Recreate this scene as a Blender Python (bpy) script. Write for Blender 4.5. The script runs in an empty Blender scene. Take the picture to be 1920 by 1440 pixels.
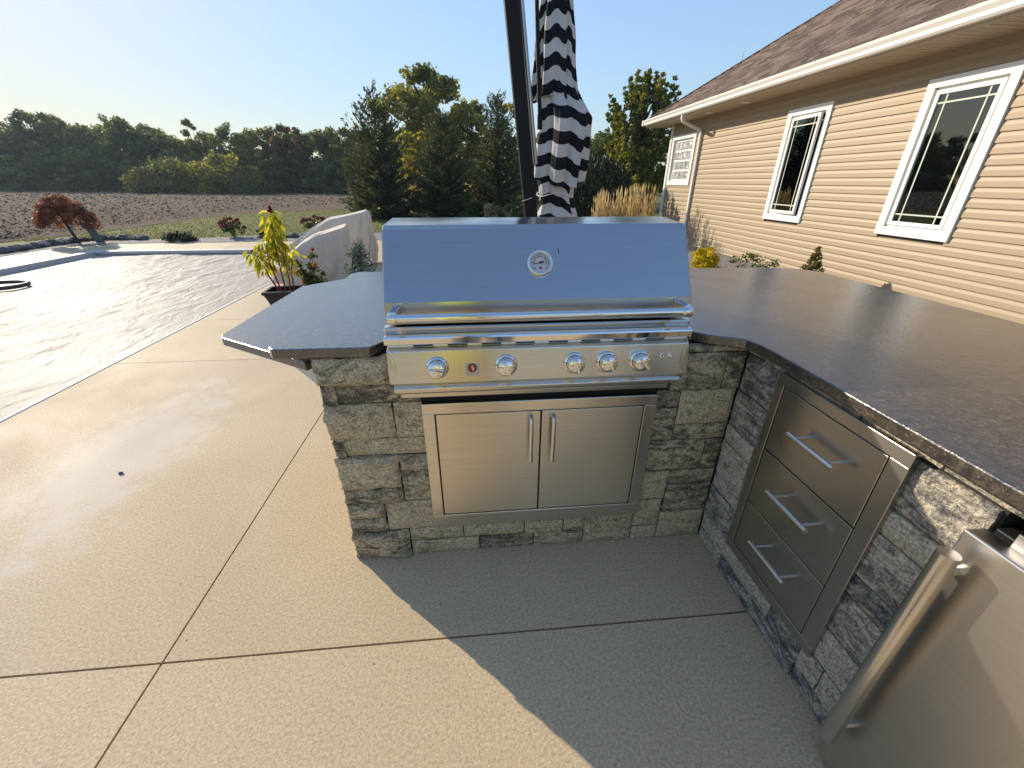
import bpy, bmesh, math, random
import numpy as np
from mathutils import Vector, Matrix, Euler, noise
R = math.radians
random.seed(7); rng = np.random.default_rng(7)
scene = bpy.context.scene
C = scene.collection
# ------------------------------------------------------------------ helpers
class MB:
    """collects faces, builds ONE mesh object"""
    def __init__(s): s.v=[]; s.f=[]; s.mi=[]; s.sm=[]; s.r=[]; s.m=0; s.s=False; s.rnd=0.5
    def add(s, vs, fs):
        b=len(s.v); s.v.extend([tuple(p) for p in vs])
        for f in fs: s.f.append([b+i for i in f]); s.mi.append(s.m); s.sm.append(s.s); s.r.append(s.rnd)
        return s
    def box(s, x0,x1,y0,y1,z0,z1):
        vs=[(x,y,z) for z in (z0,z1) for y in (y0,y1) for x in (x0,x1)]
        return s.add(vs,[(0,2,3,1),(4,5,7,6),(0,1,5,4),(2,6,7,3),(0,4,6,2),(1,3,7,5)])
    def obox(s, c, d, M):
        vs=[M@Vector((x*d[0]/2,y*d[1]/2,z*d[2]/2))+Vector(c) for z in (-1,1) for y in (-1,1) for x in (-1,1)]
        return s.add(vs,[(0,2,3,1),(4,5,7,6),(0,1,5,4),(2,6,7,3),(0,4,6,2),(1,3,7,5)])
    def prism(s, poly, z0, z1):
        n=len(poly); a=sum(poly[i][0]*poly[(i+1)%n][1]-poly[(i+1)%n][0]*poly[i][1] for i in range(n))
        if a<0: poly=poly[::-1]
        vs=[(p[0],p[1],z0) for p in poly]+[(p[0],p[1],z1) for p in poly]
        return s.add(vs,[tuple(range(n-1,-1,-1)),tuple(range(n,2*n))]+[(i,(i+1)%n,n+(i+1)%n,n+i) for i in range(n)])
    def extr_x(s, poly, x0, x1):      # poly of (y,z)
        n=len(poly); a=sum(poly[i][0]*poly[(i+1)%n][1]-poly[(i+1)%n][0]*poly[i][1] for i in range(n))
        if a<0: poly=poly[::-1]
        vs=[(x0,p[0],p[1]) for p in poly]+[(x1,p[0],p[1]) for p in poly]
        return s.add(vs,[tuple(range(n-1,-1,-1)),tuple(range(n,2*n))]+[(i,(i+1)%n,n+(i+1)%n,n+i) for i in range(n)])
    def extr_y(s, poly, y0, y1):      # poly of (x,z)
        n=len(poly); a=sum(poly[i][0]*poly[(i+1)%n][1]-poly[(i+1)%n][0]*poly[i][1] for i in range(n))
        if a<0: poly=poly[::-1]
        vs=[(p[0],y1,p[1]) for p in poly]+[(p[0],y0,p[1]) for p in poly]
        return s.add(vs,[tuple(range(n-1,-1,-1)),tuple(range(n,2*n))]+[(i,(i+1)%n,n+(i+1)%n,n+i) for i in range(n)])
    def tube(s, pts, r, n=12, caps=True):
        pts=[Vector(p) for p in pts]; k=len(pts); rr=r if hasattr(r,'__len__') else [r]*k
        t=[(pts[min(i+1,k-1)]-pts[max(i-1,0)]).normalized() for i in range(k)]
        u=t[0].orthogonal().normalized(); vs=[]
        for i in range(k):
            u=(u-t[i]*u.dot(t[i])).normalized(); w=t[i].cross(u)
            for j in range(n):
                a=2*math.pi*j/n; vs.append(pts[i]+(u*math.cos(a)+w*math.sin(a))*rr[i])
        fs=[(i*n+j,i*n+(j+1)%n,(i+1)*n+(j+1)%n,(i+1)*n+j) for i in range(k-1) for j in range(n)]
        o=s.s; s.s=True; s.add(vs,fs)
        if caps:
            s.s=False; s.add(vs[:n],[tuple(range(n-1,-1,-1))]); s.add(vs[-n:],[tuple(range(n))])
        s.s=o; return s
    def lathe(s, prof, o, ax, n=24, smooth=True):   # prof (radius, distance along axis)
        ax=Vector(ax).normalized(); u=ax.orthogonal().normalized(); w=ax.cross(u); o=Vector(o); vs=[]
        for (r,d) in prof:
            for j in range(n):
                a=2*math.pi*j/n; vs.append(o+ax*d+(u*math.cos(a)+w*math.sin(a))*r)
        k=len(prof); fs=[(i*n+j,i*n+(j+1)%n,(i+1)*n+(j+1)%n,(i+1)*n+j) for i in range(k-1) for j in range(n)]
        q=s.s; s.s=smooth; s.add(vs,fs); s.s=False
        s.add(vs[-n:],[tuple(range(n))]); s.add(vs[:n],[tuple(range(n-1,-1,-1))]); s.s=q; return s
    def grid(s, fn, nu, nv, smooth=True, flip=False):
        vs=[fn(i/nu,j/nv) for j in range(nv+1) for i in range(nu+1)]
        fs=[(j*(nu+1)+i,j*(nu+1)+i+1,(j+1)*(nu+1)+i+1,(j+1)*(nu+1)+i) for j in range(nv) for i in range(nu)]
        if flip: fs=[f[::-1] for f in fs]
        q=s.s; s.s=smooth; s.add(vs,fs); s.s=q; return s
    def build(s, name, mats, parent=None, bev=0, kind=None, pattr=None, sub=0, auto=False):
        me=bpy.data.meshes.new(name); me.from_pydata(s.v,[],s.f); 
        mats=mats if isinstance(mats,(list,tuple)) else [mats]
        for m in mats: me.materials.append(m)
        me.polygons.foreach_set('material_index',s.mi); me.polygons.foreach_set('use_smooth',s.sm)
        at=me.attributes.new('rnd','FLOAT','FACE'); at.data.foreach_set('value',s.r)
        if pattr is not None:
            at=me.attributes.new('pv','FLOAT','POINT'); at.data.foreach_set('value',pattr)
        me.update()
        return link(name,me,parent,bev,kind,sub)
def link(name, me, parent=None, bev=0, kind=None, sub=0):
    o=bpy.data.objects.new(name,me); C.objects.link(o)
    if parent:
        o.parent=parent; o.location=-Vector(parent.location) if not parent.parent else Vector((0,0,0))
    if sub: m=o.modifiers.new('Subsurf','SUBSURF'); m.levels=m.render_levels=sub
    if bev:
        m=o.modifiers.new('Bevel','BEVEL'); m.width=bev; m.segments=2; m.limit_method='ANGLE'; m.angle_limit=R(40)
        m.harden_normals=False
    if kind: o['kind']=kind
    return o
def tag(o, label, cat, group=None):
    o['label']=label; o['category']=cat
    if group: o['group']=group
    return o
def empty(name, loc, label, cat, group=None):
    o=bpy.data.objects.new(name,None); C.objects.link(o); o.location=loc; o.empty_display_size=.1
    return tag(o,label,cat,group)
def local(o):   # child meshes built in the thing's own coordinates
    for c in o.children: c.location=(0,0,0)
    return o
def copy_tree(o, loc, rz=0, sc=1, label=None):
    r=o.copy(); C.objects.link(r); r.location=loc; r.rotation_euler=(0,0,rz)
    r.scale=sc if hasattr(sc,'__len__') else (sc,sc,sc)
    if label: r['label']=label
    for ch in list(o.children):
        c=ch.copy(); C.objects.link(c); c.parent=r
        for g in list(ch.children):
            d=g.copy(); C.objects.link(d); d.parent=c
    return r
# ------------------------------------------------------------------ materials
class NT:
    def __init__(s,name):
        s.m=bpy.data.materials.new(name); s.m.use_nodes=True; s.t=s.m.node_tree; s.b=s.t.nodes['Principled BSDF']; s.out=s.t.nodes['Material Output']
    def n(s,typ,ins=None,**at):
        k=s.t.nodes.new('ShaderNode'+typ)
        for a,v in at.items(): setattr(k,a,v)
        for i,v in (ins or {}).items(): s.i(k,i,v)
        return k
    def i(s,k,i,v):
        if isinstance(v,tuple) and len(v)==2 and hasattr(v[0],'outputs'): s.t.links.new(v[0].outputs[v[1]],k.inputs[i])
        elif hasattr(v,'outputs'): s.t.links.new(v.outputs[0],k.inputs[i])
        else:
            if isinstance(v,(list,tuple)) and len(v)==3 and k.inputs[i].type=='RGBA': v=(*v,1)
            k.inputs[i].default_value=v
    def P(s,**kw):
        for k,v in kw.items(): s.i(s.b,k.replace('_',' '),v)
        return s
    def co(s,scale=(1,1,1),rot=(0,0,0),src='Object'):
        c=s.n('TexCoord'); return s.n('Mapping',{'Vector':(c,src),'Scale':scale,'Rotation':rot})
    def noise(s,scale,detail=3,rough=.5,dist=0,co=None):
        return s.n('TexNoise',{'Scale':scale,'Detail':detail,'Roughness':rough,'Distortion':dist,'Vector':co or (s.n('TexCoord'),'Object')})
    def ramp(s,fac,stops,interp='LINEAR'):
        k=s.n('ValToRGB',{0:fac}); k.color_ramp.interpolation=interp; e=k.color_ramp.elements
        while len(e)<len(stops): e.new(.5)
        for q,(p,c) in zip(e,stops): q.position=p; q.color=(*c,1) if len(c)==3 else c
        return k
    def mix(s,fac,a,b,bt='MIX'):
        k=s.n('Mix',data_type='RGBA',blend_type=bt); s.i(k,0,fac); s.i(k,6,a); s.i(k,7,b); return (k,2)
    def math(s,op,a,b=0,c=None):
        k=s.n('Math',operation=op); s.i(k,0,a); s.i(k,1,b)
        if c is not None: s.i(k,2,c)
        return k
    def bump(s,h,st=.3,d=.01):
        k=s.n('Bump',{'Strength':st,'Distance':d,'Height':h}); s.i(s.b,'Normal',k); return k
def simple(name,col,rough=.5,metal=0,spec=.5,var=0,vs=8,bump=0,bs=200):
    M=NT(name); c=col
    if var: n=M.noise(vs,4); c=M.mix((n,0),tuple(x*(1-var) for x in col),tuple(min(1,x*(1+var)) for x in col))
    M.P(Base_Color=c,Roughness=rough,Metallic=metal,Specular_IOR_Level=spec)
    if bump: M.bump(M.noise(bs,3),bump,.004)
    return M.m
def leafmat(name, stops, trans=.35, rough=.55, spec=.25, tone=(1.,1.)):
    M=NT(name); a=M.n('Attribute',attribute_name='rnd'); oi=M.n('ObjectInfo'); r0=M.ramp((a,'Fac'),stops); tn=M.n('MapRange',{'Value':(oi,'Random'),'To Min':tone[0],'To Max':tone[1]}); cc=M.n('CombineXYZ',{0:tn,1:tn,2:tn}); r=M.mix(1.,r0,cc,'MULTIPLY')
    M.P(Base_Color=r,Roughness=rough,Specular_IOR_Level=spec)
    tr=M.n('BsdfTranslucent',{'Color':M.mix(1.,r,(1.3,1.25,.6),'MULTIPLY')})
    mx=M.n('MixShader',{0:trans,1:M.b,2:tr}); M.t.links.new(mx.outputs[0],M.out.inputs[0]); return M.m
m={}
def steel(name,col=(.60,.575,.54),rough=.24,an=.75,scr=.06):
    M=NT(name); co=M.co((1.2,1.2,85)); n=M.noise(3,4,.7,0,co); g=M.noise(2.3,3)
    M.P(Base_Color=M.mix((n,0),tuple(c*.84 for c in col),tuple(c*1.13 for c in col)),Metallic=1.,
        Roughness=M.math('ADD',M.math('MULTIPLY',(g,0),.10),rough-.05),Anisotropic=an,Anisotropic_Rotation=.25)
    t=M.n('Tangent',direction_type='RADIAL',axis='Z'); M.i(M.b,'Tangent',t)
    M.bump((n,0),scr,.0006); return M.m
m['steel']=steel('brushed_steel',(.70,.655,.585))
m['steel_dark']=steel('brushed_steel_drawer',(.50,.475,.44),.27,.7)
m['steel_soft']=steel('satin_steel_fridge',(.58,.54,.48),.33,.5)
m['door_steel']=steel('brushed_steel_doors',(.74,.665,.535),.33,.85)
m['lid']=steel('brushed_steel_lid',(.47,.465,.47),.20,.8,.05)
m['chrome']=simple('polished_chrome',(.80,.79,.77),.07,1)
m['bar']=simple('satin_bar',(.66,.64,.61),.22,1)
m['black']=simple('black_plastic',(.012,.012,.013),.45)
m['gap']=simple('dark_gap',(.006,.006,.006),.9)
m['umb_metal']=simple('bronze_powder_coat',(.012,.011,.011),.45,0,.2)
m['silver']=simple('silver_tube',(.45,.45,.45),.3,.9)
m['white']=simple('white_vinyl',(.78,.77,.74),.42,0,.4,.04,3)
m['gutter']=simple('gutter_paint',(.78,.76,.71),.35,0,.5,.03,2)
m['red']=simple('badge_red',(.35,.02,.015),.35)
m['dialface']=simple('dial_face',(.55,.56,.56),.35)
m['ink']=simple('dark_ink',(.02,.02,.02),.5)
# concrete: sand finish, pale efflorescence patches, dark specks
def concrete(name,col,dark=1):
    M=NT(name); a=M.noise(1.1,5,.6); b=M.noise(105,4,.85); d=M.noise(.55,6,.65,1.2); e=M.noise(7,6,.75); sp=M.n('TexVoronoi',{'Scale':9.,'Vector':(M.n('TexCoord'),'Object')})
    c0=M.mix((a,0),tuple(x*.86 for x in col),tuple(x*1.12 for x in col))
    pale=M.ramp((d,0),[(.52,(0,0,0)),(.68,(1,1,1))])
    c1=M.mix(M.math('MULTIPLY',pale,.34),c0,(.47,.40,.31))
    c2=M.mix(M.math('MULTIPLY',M.ramp((e,0),[(.45,(0,0,0)),(.75,(1,1,1))]),.22),c1,tuple(x*.72 for x in col))
    grain=M.ramp((b,0),[(.30,(.60,.59,.57)),(.5,(1.,1.,1.)),(.70,(1.38,1.38,1.4))])
    c3=M.mix(1.,c2,grain,'MULTIPLY')
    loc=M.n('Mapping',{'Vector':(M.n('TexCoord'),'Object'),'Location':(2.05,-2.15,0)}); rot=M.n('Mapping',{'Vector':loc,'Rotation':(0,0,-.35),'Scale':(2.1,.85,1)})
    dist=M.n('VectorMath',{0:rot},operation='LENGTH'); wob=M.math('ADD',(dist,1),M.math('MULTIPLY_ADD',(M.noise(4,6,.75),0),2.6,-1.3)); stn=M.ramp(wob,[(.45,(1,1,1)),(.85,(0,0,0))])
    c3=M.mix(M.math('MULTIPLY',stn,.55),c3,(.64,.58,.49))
    sl=M.n('MapRange',{'Value':(M.n('Attribute',attribute_name='rnd'),'Fac'),'To Min':.93,'To Max':1.05}); c3=M.mix(1.,c3,M.n('CombineXYZ',{0:sl,1:sl,2:sl}),'MULTIPLY')
    spk=M.math('LESS_THAN',(sp,0),.035)
    c4=M.mix(M.math('MULTIPLY',spk,.55),c3,(.05,.045,.04))
    rg=M.ramp((d,0),[(.4,(.72,.72,.72)),(.7,(.55,.55,.55))])
    M.P(Base_Color=c4,Roughness=rg,Specular_IOR_Level=.15)
    M.bump(M.math('ADD',(b,0),M.math('MULTIPLY',(e,0),.4)),.4,.005); return M.m
m['concrete']=concrete('sand_finish_concrete',(.575,.452,.29))
m['coping']=simple('coping_concrete',(.50,.49,.46),.6,0,.4,.1,6,.3,150)
# gneiss stone
def stone(name,l,dk,mid):
    M=NT(name); at=M.n('Attribute',attribute_name='rnd'); tc=M.n('TexCoord')
    off=M.n('VectorMath',{0:(tc,'Object')},operation='ADD'); cx=M.n('CombineXYZ',{0:M.math('MULTIPLY',(at,'Fac'),37.),1:M.math('MULTIPLY',(at,'Fac'),17.),2:M.math('MULTIPLY',(at,'Fac'),23.)}); M.i(off,1,cx)
    rt=M.n('Mapping',{'Vector':off,'Rotation':(.5,.35,.5),'Scale':(1,1,2.6)})
    v=M.noise(6,6,.66,2.2,rt); w=M.noise(34,6,.75,.6,off); f=M.noise(125,3,.75,0,off)
    k=M.math('ADD',M.math('MULTIPLY',(v,0),.95),M.math('MULTIPLY',(w,0),.45))
    k2=M.math('ADD',k,M.math('MULTIPLY_ADD',(at,'Fac'),.22,-.27))
    c=M.ramp(k2,[(.36,dk),(.47,mid),(.56,l),(.80,tuple(x*1.2 for x in l))])
    c=M.mix(1.,c,M.ramp((f,0),[(.30,(.38,.38,.38)),(.5,(1.,1.,1.)),(.70,(1.7,1.7,1.7))]),'MULTIPLY')
    sp=M.math('GREATER_THAN',(f,0),.635); c=M.mix(M.math('MULTIPLY',sp,.55),c,(.60,.57,.50))
    M.P(Base_Color=c,Roughness=.82,Specular_IOR_Level=.3)
    M.bump(M.math('ADD',M.math('MULTIPLY',(w,0),1.),M.math('MULTIPLY',(f,0),.7)),1.,.011); return M.m
m['stone']=stone('gneiss_veneer',(.54,.45,.29),(.135,.118,.088),(.335,.285,.19))
m['stone_side']=stone('gneiss_veneer_grey',(.52,.46,.355),(.11,.11,.107),(.265,.247,.21))
m['mortar']=simple('dark_mortar',(.03,.028,.025),.95)  # dark mortar backing in the joints between stones
# granite, leathered
def granite():
    M=NT('leathered_granite'); a=M.noise(60,5,.8); b=M.noise(170,2,.6); d=M.noise(38,4,.65,.8); v=M.n('TexVoronoi',{'Scale':150.,'Vector':(M.n('TexCoord'),'Object')})
    c=M.ramp((a,0),[(.38,(.012,.012,.012)),(.52,(.048,.038,.029)),(.66,(.12,.092,.066))])
    c=M.mix(M.math('MULTIPLY',M.math('GREATER_THAN',(b,0),.66),.7),c,(.22,.19,.15))
    M.P(Base_Color=c,Roughness=M.ramp((a,0),[(.3,(.15,.15,.15)),(.7,(.29,.29,.29))]),Specular_IOR_Level=1.0,Coat_Weight=.55,Coat_IOR=1.8,Coat_Roughness=.22)
    k=M.bump(M.math('ADD',(d,0),M.math('MULTIPLY',(a,0),.5)),.26,.004); k2=M.n('Bump',{'Strength':.16,'Distance':.004,'Height':M.math('ADD',(d,0),(a,0))}); M.i(M.b,'Coat Normal',k2); return M.m
m['granite']=granite()
# siding: faint grain
def siding():
    M=NT('tan_vinyl_siding'); n=M.noise(3,4,.6,0,M.co((14,.5,14))); g=M.noise(1.0,3)
    c=M.mix((n,0),(.325,.252,.162),(.372,.29,.188)); c=M.mix(M.math('MULTIPLY',(g,0),.25),c,(.34,.25,.16))
    M.P(Base_Color=c,Roughness=.5,Specular_IOR_Level=.35); M.bump((n,0),.08,.002); return M.m
m['siding']=siding()
m['soffit']=simple('soffit_vinyl',(.50,.40,.28),.55,0,.3)
def shingle():
    M=NT('asphalt_shingles'); at=M.n('Attribute',attribute_name='rnd'); n=M.noise(55,3,.7); b=M.noise(.8,3)
    c=M.ramp((at,'Fac'),[(0,(.090,.064,.051)),(.35,(.135,.099,.078)),(.7,(.180,.135,.108)),(1,(.235,.18,.148))])
    c=M.mix(1.,c,M.ramp((n,0),[(.3,(.65,.65,.65)),(.7,(1.3,1.3,1.3))]),'MULTIPLY')
    M.P(Base_Color=c,Roughness=.9,Specular_IOR_Level=.2); M.bump((n,0),.6,.006); return M.m
m['shingle']=shingle()
def glass(name,tint):
    M=NT(name); M.t.nodes.remove(M.b); tr=M.n('BsdfTransparent',{'Color':(*tint,1)}); gl=M.n('BsdfGlossy',{'Color':(.95,1,.98,1),'Roughness':.012})
    fr=M.n('Fresnel',{'IOR':1.62}); f=M.math('ADD',fr,.05); mx=M.n('MixShader',{0:f,1:tr,2:gl}); M.t.links.new(mx.outputs[0],M.out.inputs[0]); return M.m
m['glass']=glass('window_glass',(.42,.47,.44)); m['dialglass']=glass('dial_glass',(.95,.97,.97))
def glassblock():
    M=NT('glass_block'); n=M.noise(28,2,.5,1.5); c=M.ramp((n,0),[(.38,(.10,.105,.11)),(.5,(.33,.34,.34)),(.62,(.60,.60,.57))])
    M.P(Base_Color=c,Roughness=.15,Specular_IOR_Level=.7); M.bump((n,0),.8,.02); return M.m
m['glassblock']=glassblock()
m['interior']=simple('interior_dark',(.045,.04,.033),.8); m['interior_wall']=simple('interior_wall',(.22,.19,.15),.8)
m['muntin']=simple('pale_muntin',(.55,.60,.50),.4)
# pool cover vinyl
def cover():
    M=NT('vinyl_pool_cover'); a=M.noise(1.3,5,.6,.8); w=M.noise(5,4,.6,1.4,M.co((1,.35,1),(0,0,.65))); p=M.noise(.35,4,.6)
    c=M.mix((a,0),(.38,.345,.29),(.46,.415,.345)); c=M.mix(M.math('MULTIPLY',M.ramp((w,0),[(.4,(0,0,0)),(.75,(1,1,1))]),.35),c,(.34,.315,.28))
    M.P(Base_Color=c,Roughness=M.ramp((p,0),[(.35,(.55,.55,.55)),(.65,(.70,.70,.70))]),Specular_IOR_Level=.10)
    M.bump(M.math('ADD',M.math('MULTIPLY',(w,0),1.),M.math('MULTIPLY',(a,0),.4)),.9,.03); return M.m
m['cover']=cover()
def lawn():
    M=NT('lawn_turf'); a=M.noise(.35,5,.6); b=M.noise(9,4,.7); c=M.mix((a,0),(.15,.16,.052),(.20,.19,.075))
    c=M.mix(M.math('MULTIPLY',(b,0),.5),c,(.11,.13,.036)); M.P(Base_Color=c,Roughness=.9,Specular_IOR_Level=.15); M.bump((b,0),.9,.05); return M.m
m['lawn']=lawn()
def soil():
    M=NT('ploughed_soil'); a=M.noise(.06,4,.6); b=M.noise(2.2,6,.75,.4,M.co((1,2.4,1),(0,0,.15))); e=M.noise(9,4,.7)
    c=M.ramp((b,0),[(.34,(.095,.066,.048)),(.50,(.175,.125,.09)),(.62,(.24,.18,.13)),(.74,(.34,.27,.19))])
    c=M.mix(M.math('MULTIPLY',(a,0),.35),c,(.24,.18,.115)); c=M.mix(1.,c,M.ramp((e,0),[(.3,(.7,.7,.7)),(.7,(1.25,1.25,1.25))]),'MULTIPLY')
    M.P(Base_Color=c,Roughness=1.,Specular_IOR_Level=.1); M.bump(M.math('ADD',(b,0),M.math('MULTIPLY',(e,0),.4)),1.,.15); return M.m
m['soil']=soil()
def gravel():
    M=NT('bed_gravel'); v=M.n('TexVoronoi',{'Scale':38.,'Vector':(M.n('TexCoord'),'Object')}); c=M.ramp((v,1),[(0,(.07,.065,.06)),(.5,(.2,.185,.17)),(1,(.42,.40,.37))])
    M.P(Base_Color=c,Roughness=.85); M.bump((v,0),.8,.02); return M.m
m['gravel']=gravel()
m['rock']=simple('field_rock',(.13,.125,.115),.85,0,.3,.5,5,.6,18)
m['rock_pale']=simple('pale_rock',(.38,.36,.33),.85,0,.3,.3,5,.6,18)
def cloth(name,col,var=.08,bs=300):
    M=NT(name); n=M.noise(4,4,.6); f=M.noise(bs,2); c=M.mix((n,0),tuple(x*(1-var) for x in col),tuple(x*(1+var) for x in col))
    M.P(Base_Color=c,Roughness=.85,Specular_IOR_Level=.2,Sheen_Weight=.15); w=M.noise(9,4,.6,1.,M.co((1,1,.35))); M.bump(M.math('ADD',M.math('MULTIPLY',(f,0),.06),(w,0)),.8,.035); return M.m
m['canvas']=cloth('beige_cover_canvas',(.64,.55,.45))
def stripes():
    M=NT('striped_canvas'); at=M.n('Attribute',attribute_name='pv'); fr=M.math('FRACT',(at,'Fac')); k=M.math('GREATER_THAN',fr,.5)
    n=M.noise(6,4,.6); w=M.mix((n,0),(.60,.58,.56),(.70,.69,.68)); b=M.mix((n,0),(.010,.011,.016),(.018,.019,.026))
    M.P(Base_Color=M.mix(k,b,w),Roughness=.8,Specular_IOR_Level=.2); M.bump(M.noise(350,2),.12,.003)
    tr=M.n('BsdfTranslucent',{'Color':M.mix(k,b,(.5,.48,.45))}); mx=M.n('MixShader',{0:.12,1:M.b,2:tr}); M.t.links.new(mx.outputs[0],M.out.inputs[0]); return M.m
m['stripe']=stripes()
m['bark']=simple('bark',(.075,.06,.048),.95,0,.1,.35,9,.8,14)
m['stem_red']=simple('red_stem',(.20,.035,.035),.6,0,.3,.3,20)
m['stem_green']=simple('green_stem',(.12,.16,.04),.6)
m['leaf_far']=leafmat('woodland_leaves',[(0,(.04,.062,.028)),(.45,(.095,.125,.045)),(.8,(.18,.20,.065)),(1,(.25,.25,.085))],.5,tone=(.62,1.55))
m['leaf_far2']=leafmat('woodland_leaves_olive',[(0,(.040,.055,.020)),(.5,(.105,.125,.038)),(.85,(.20,.20,.055)),(1,(.28,.25,.07))],.45,tone=(.75,1.5))
m['leaf_orange']=leafmat('autumn_leaves',[(0,(.05,.05,.014)),(.4,(.13,.095,.02)),(.8,(.26,.13,.025)),(1,(.33,.17,.03))],.35)
m['leaf_yel']=leafmat('yellowing_leaves',[(0,(.06,.078,.02)),(.5,(.18,.19,.044)),(.85,(.34,.31,.068)),(1,(.46,.38,.075))],.55)
m['leaf_maple']=leafmat('maple_leaves',[(0,(.05,.07,.018)),(.5,(.16,.18,.034)),(.8,(.27,.25,.045)),(1,(.38,.25,.05))],.55)
m['needle']=leafmat('spruce_needles',[(0,(.030,.046,.024)),(.6,(.078,.10,.05)),(1,(.15,.165,.08))],.35)
m['needle_dark']=leafmat('weeping_needles',[(0,(.014,.024,.013)),(.7,(.032,.048,.026)),(1,(.06,.08,.04))],.2)
m['needle_blue']=leafmat('blue_needles',[(0,(.06,.095,.085)),(.6,(.13,.185,.165)),(1,(.24,.30,.27))],.15)
m['leaf_red']=leafmat('red_lace_leaves',[(0,(.09,.045,.03)),(.4,(.19,.075,.05)),(.75,(.32,.11,.075)),(1,(.40,.19,.11))],.45)
m['leaf_cel']=leafmat('chartreuse_leaves',[(0,(.16,.19,.012)),(.4,(.36,.38,.022)),(.75,(.55,.50,.035)),(.9,(.58,.36,.13)),(1,(.50,.20,.11))],.55,.4)
m['leaf_green']=leafmat('garden_leaves',[(0,(.03,.055,.014)),(.6,(.07,.11,.025)),(1,(.14,.17,.05))],.3)
m['leaf_gold']=leafmat('golden_leaves',[(0,(.28,.23,.012)),(.5,(.60,.47,.018)),(1,(.78,.62,.03))],.3)
m['leaf_gold2']=leafmat('golden_tree_leaves',[(0,(.10,.10,.02)),(.5,(.27,.23,.035)),(1,(.46,.36,.05))],.45)
m['leaf_coni']=leafmat('dwarf_conifer',[(0,(.05,.055,.012)),(.5,(.13,.11,.025)),(1,(.33,.20,.06))],.2)
m['straw']=leafmat('dry_plumes',[(0,(.13,.12,.045)),(.4,(.33,.25,.13)),(1,(.60,.47,.31))],.35)
m['hyd']=leafmat('hydrangea_heads',[(0,(.11,.035,.030)),(.5,(.22,.075,.055)),(1,(.33,.15,.10))],.25)
m['zin']=leafmat('zinnia_orange',[(0,(.45,.14,.01)),(1,(.75,.38,.02))],.3)
m['zinred']=leafmat('zinnia_red',[(0,(.35,.03,.02)),(1,(.62,.10,.04))],.3)
m['cel_red']=leafmat('magenta_plume',[(0,(.18,.01,.05)),(1,(.36,.04,.09))],.3)
m['pot']=simple('black_planter',(.016,.016,.018),.45,0,.4,.2,6)
m['potsoil']=simple('potting_soil',(.03,.02,.014),.95)
# ------------------------------------------------------------------ world, sun, camera
SKYK=.43
SUN_EL, SUN_AZ = R(23.9), R(-46.5)          # azimuth measured from +Y towards +X
to_sun=Vector((math.sin(SUN_AZ)*math.cos(SUN_EL),math.cos(SUN_AZ)*math.cos(SUN_EL),math.sin(SUN_EL)))
w=bpy.data.worlds.new('World'); scene.world=w; w.use_nodes=True; nt=w.node_tree
sky=nt.nodes.new('ShaderNodeTexSky'); sky.sky_type='NISHITA'; sky.sun_disc=False; sky.sun_elevation=SUN_EL; sky.sun_rotation=SUN_AZ
sky.air_density=1.0; sky.dust_density=.45; sky.ozone_density=1.7; sky.altitude=200
bw=nt.nodes.new('ShaderNodeRGBToBW'); nt.links.new(sky.outputs[0],bw.inputs[0])      # compress the glare round the sun, hue kept
k1=nt.nodes.new('ShaderNodeMath'); k1.operation='MULTIPLY_ADD'; k1.inputs[1].default_value=SKYK; k1.inputs[2].default_value=1.0; nt.links.new(bw.outputs[0],k1.inputs[0])
k2=nt.nodes.new('ShaderNodeVectorMath'); k2.operation='DIVIDE'; nt.links.new(sky.outputs[0],k2.inputs[0]); nt.links.new(k1.outputs[0],k2.inputs[1]); nt.links.new(k2.outputs[0],nt.nodes['Background'].inputs[0])
nt.nodes['Background'].inputs[1].default_value=.15
sd=bpy.data.lights.new('sun','SUN'); sd.energy=2.05; sd.angle=R(.53); sd.color=(1,.86,.68)
so=bpy.data.objects.new('sun',sd); C.objects.link(so); so.rotation_euler=(-to_sun).to_track_quat('-Z','Y').to_euler()
cd=bpy.data.cameras.new('camera'); cam=bpy.data.objects.new('camera',cd); C.objects.link(cam); scene.camera=cam
cd.sensor_width=36; cd.sensor_fit='HORIZONTAL'; cd.lens=36*768/1920; cd.clip_start=.01; cd.clip_end=3000
p_,y_,r_=R(26.356),R(5.22),R(.105)
fw=Vector((math.sin(y_)*math.cos(p_),math.cos(y_)*math.cos(p_),-math.sin(p_))); rt=Vector((math.cos(y_),-math.sin(y_),0)); up=rt.cross(fw)
r2=rt*math.cos(r_)+up*math.sin(r_); u2=-rt*math.sin(r_)+up*math.cos(r_)
cam.matrix_world=Matrix(((r2.x,u2.x,-fw.x,0),(r2.y,u2.y,-fw.y,0),(r2.z,u2.z,-fw.z,1.42),(0,0,0,1)))
vs=scene.view_settings; vs.view_transform='Standard'; vs.look='None'; vs.gamma=1; vs.exposure=1.62
# ------------------------------------------------------------------ ground
def fbm(x,y,z=0,o=4): return noise.fractal(Vector((x,y,z)),1.0,2.0,o)
b=MB()   # patio slabs with saw-cut joints
xs=[-3.12,-1.07,.98,3.05]; ys=[-7,-4.3,-1.75,.898,3.547,4.78,7.4,10.05]
def slabs(xs,ys,g=.0035):
    for i in range(len(xs)-1):
        for j in range(len(ys)-1): b.rnd=random.random(); b.box(xs[i]+g,xs[i+1]-g,ys[j]+g,ys[j+1]-g,-.08,0)
slabs(xs,ys); xs=[-9.75,-8.46,-5.8,-3.12,-1.07,.98,3.05]; slabs(xs,[10.36,11.9]); slabs(xs[3:],[10.05,10.36]); slabs([-9.75,-8.46],[-7,-1.75,1.5,4.6,7.6,10.36])
b.m=1; b.box(-9.72,-8.48,-6.98,11.85,-.075,-.012); b.box(-8.48,3.03,10.40,11.85,-.075,-.012); b.box(-3.1,3.03,-6.98,10.38,-.075,-.012)
b.build('patio',[m['concrete'],m['gap']],kind='structure')
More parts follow.
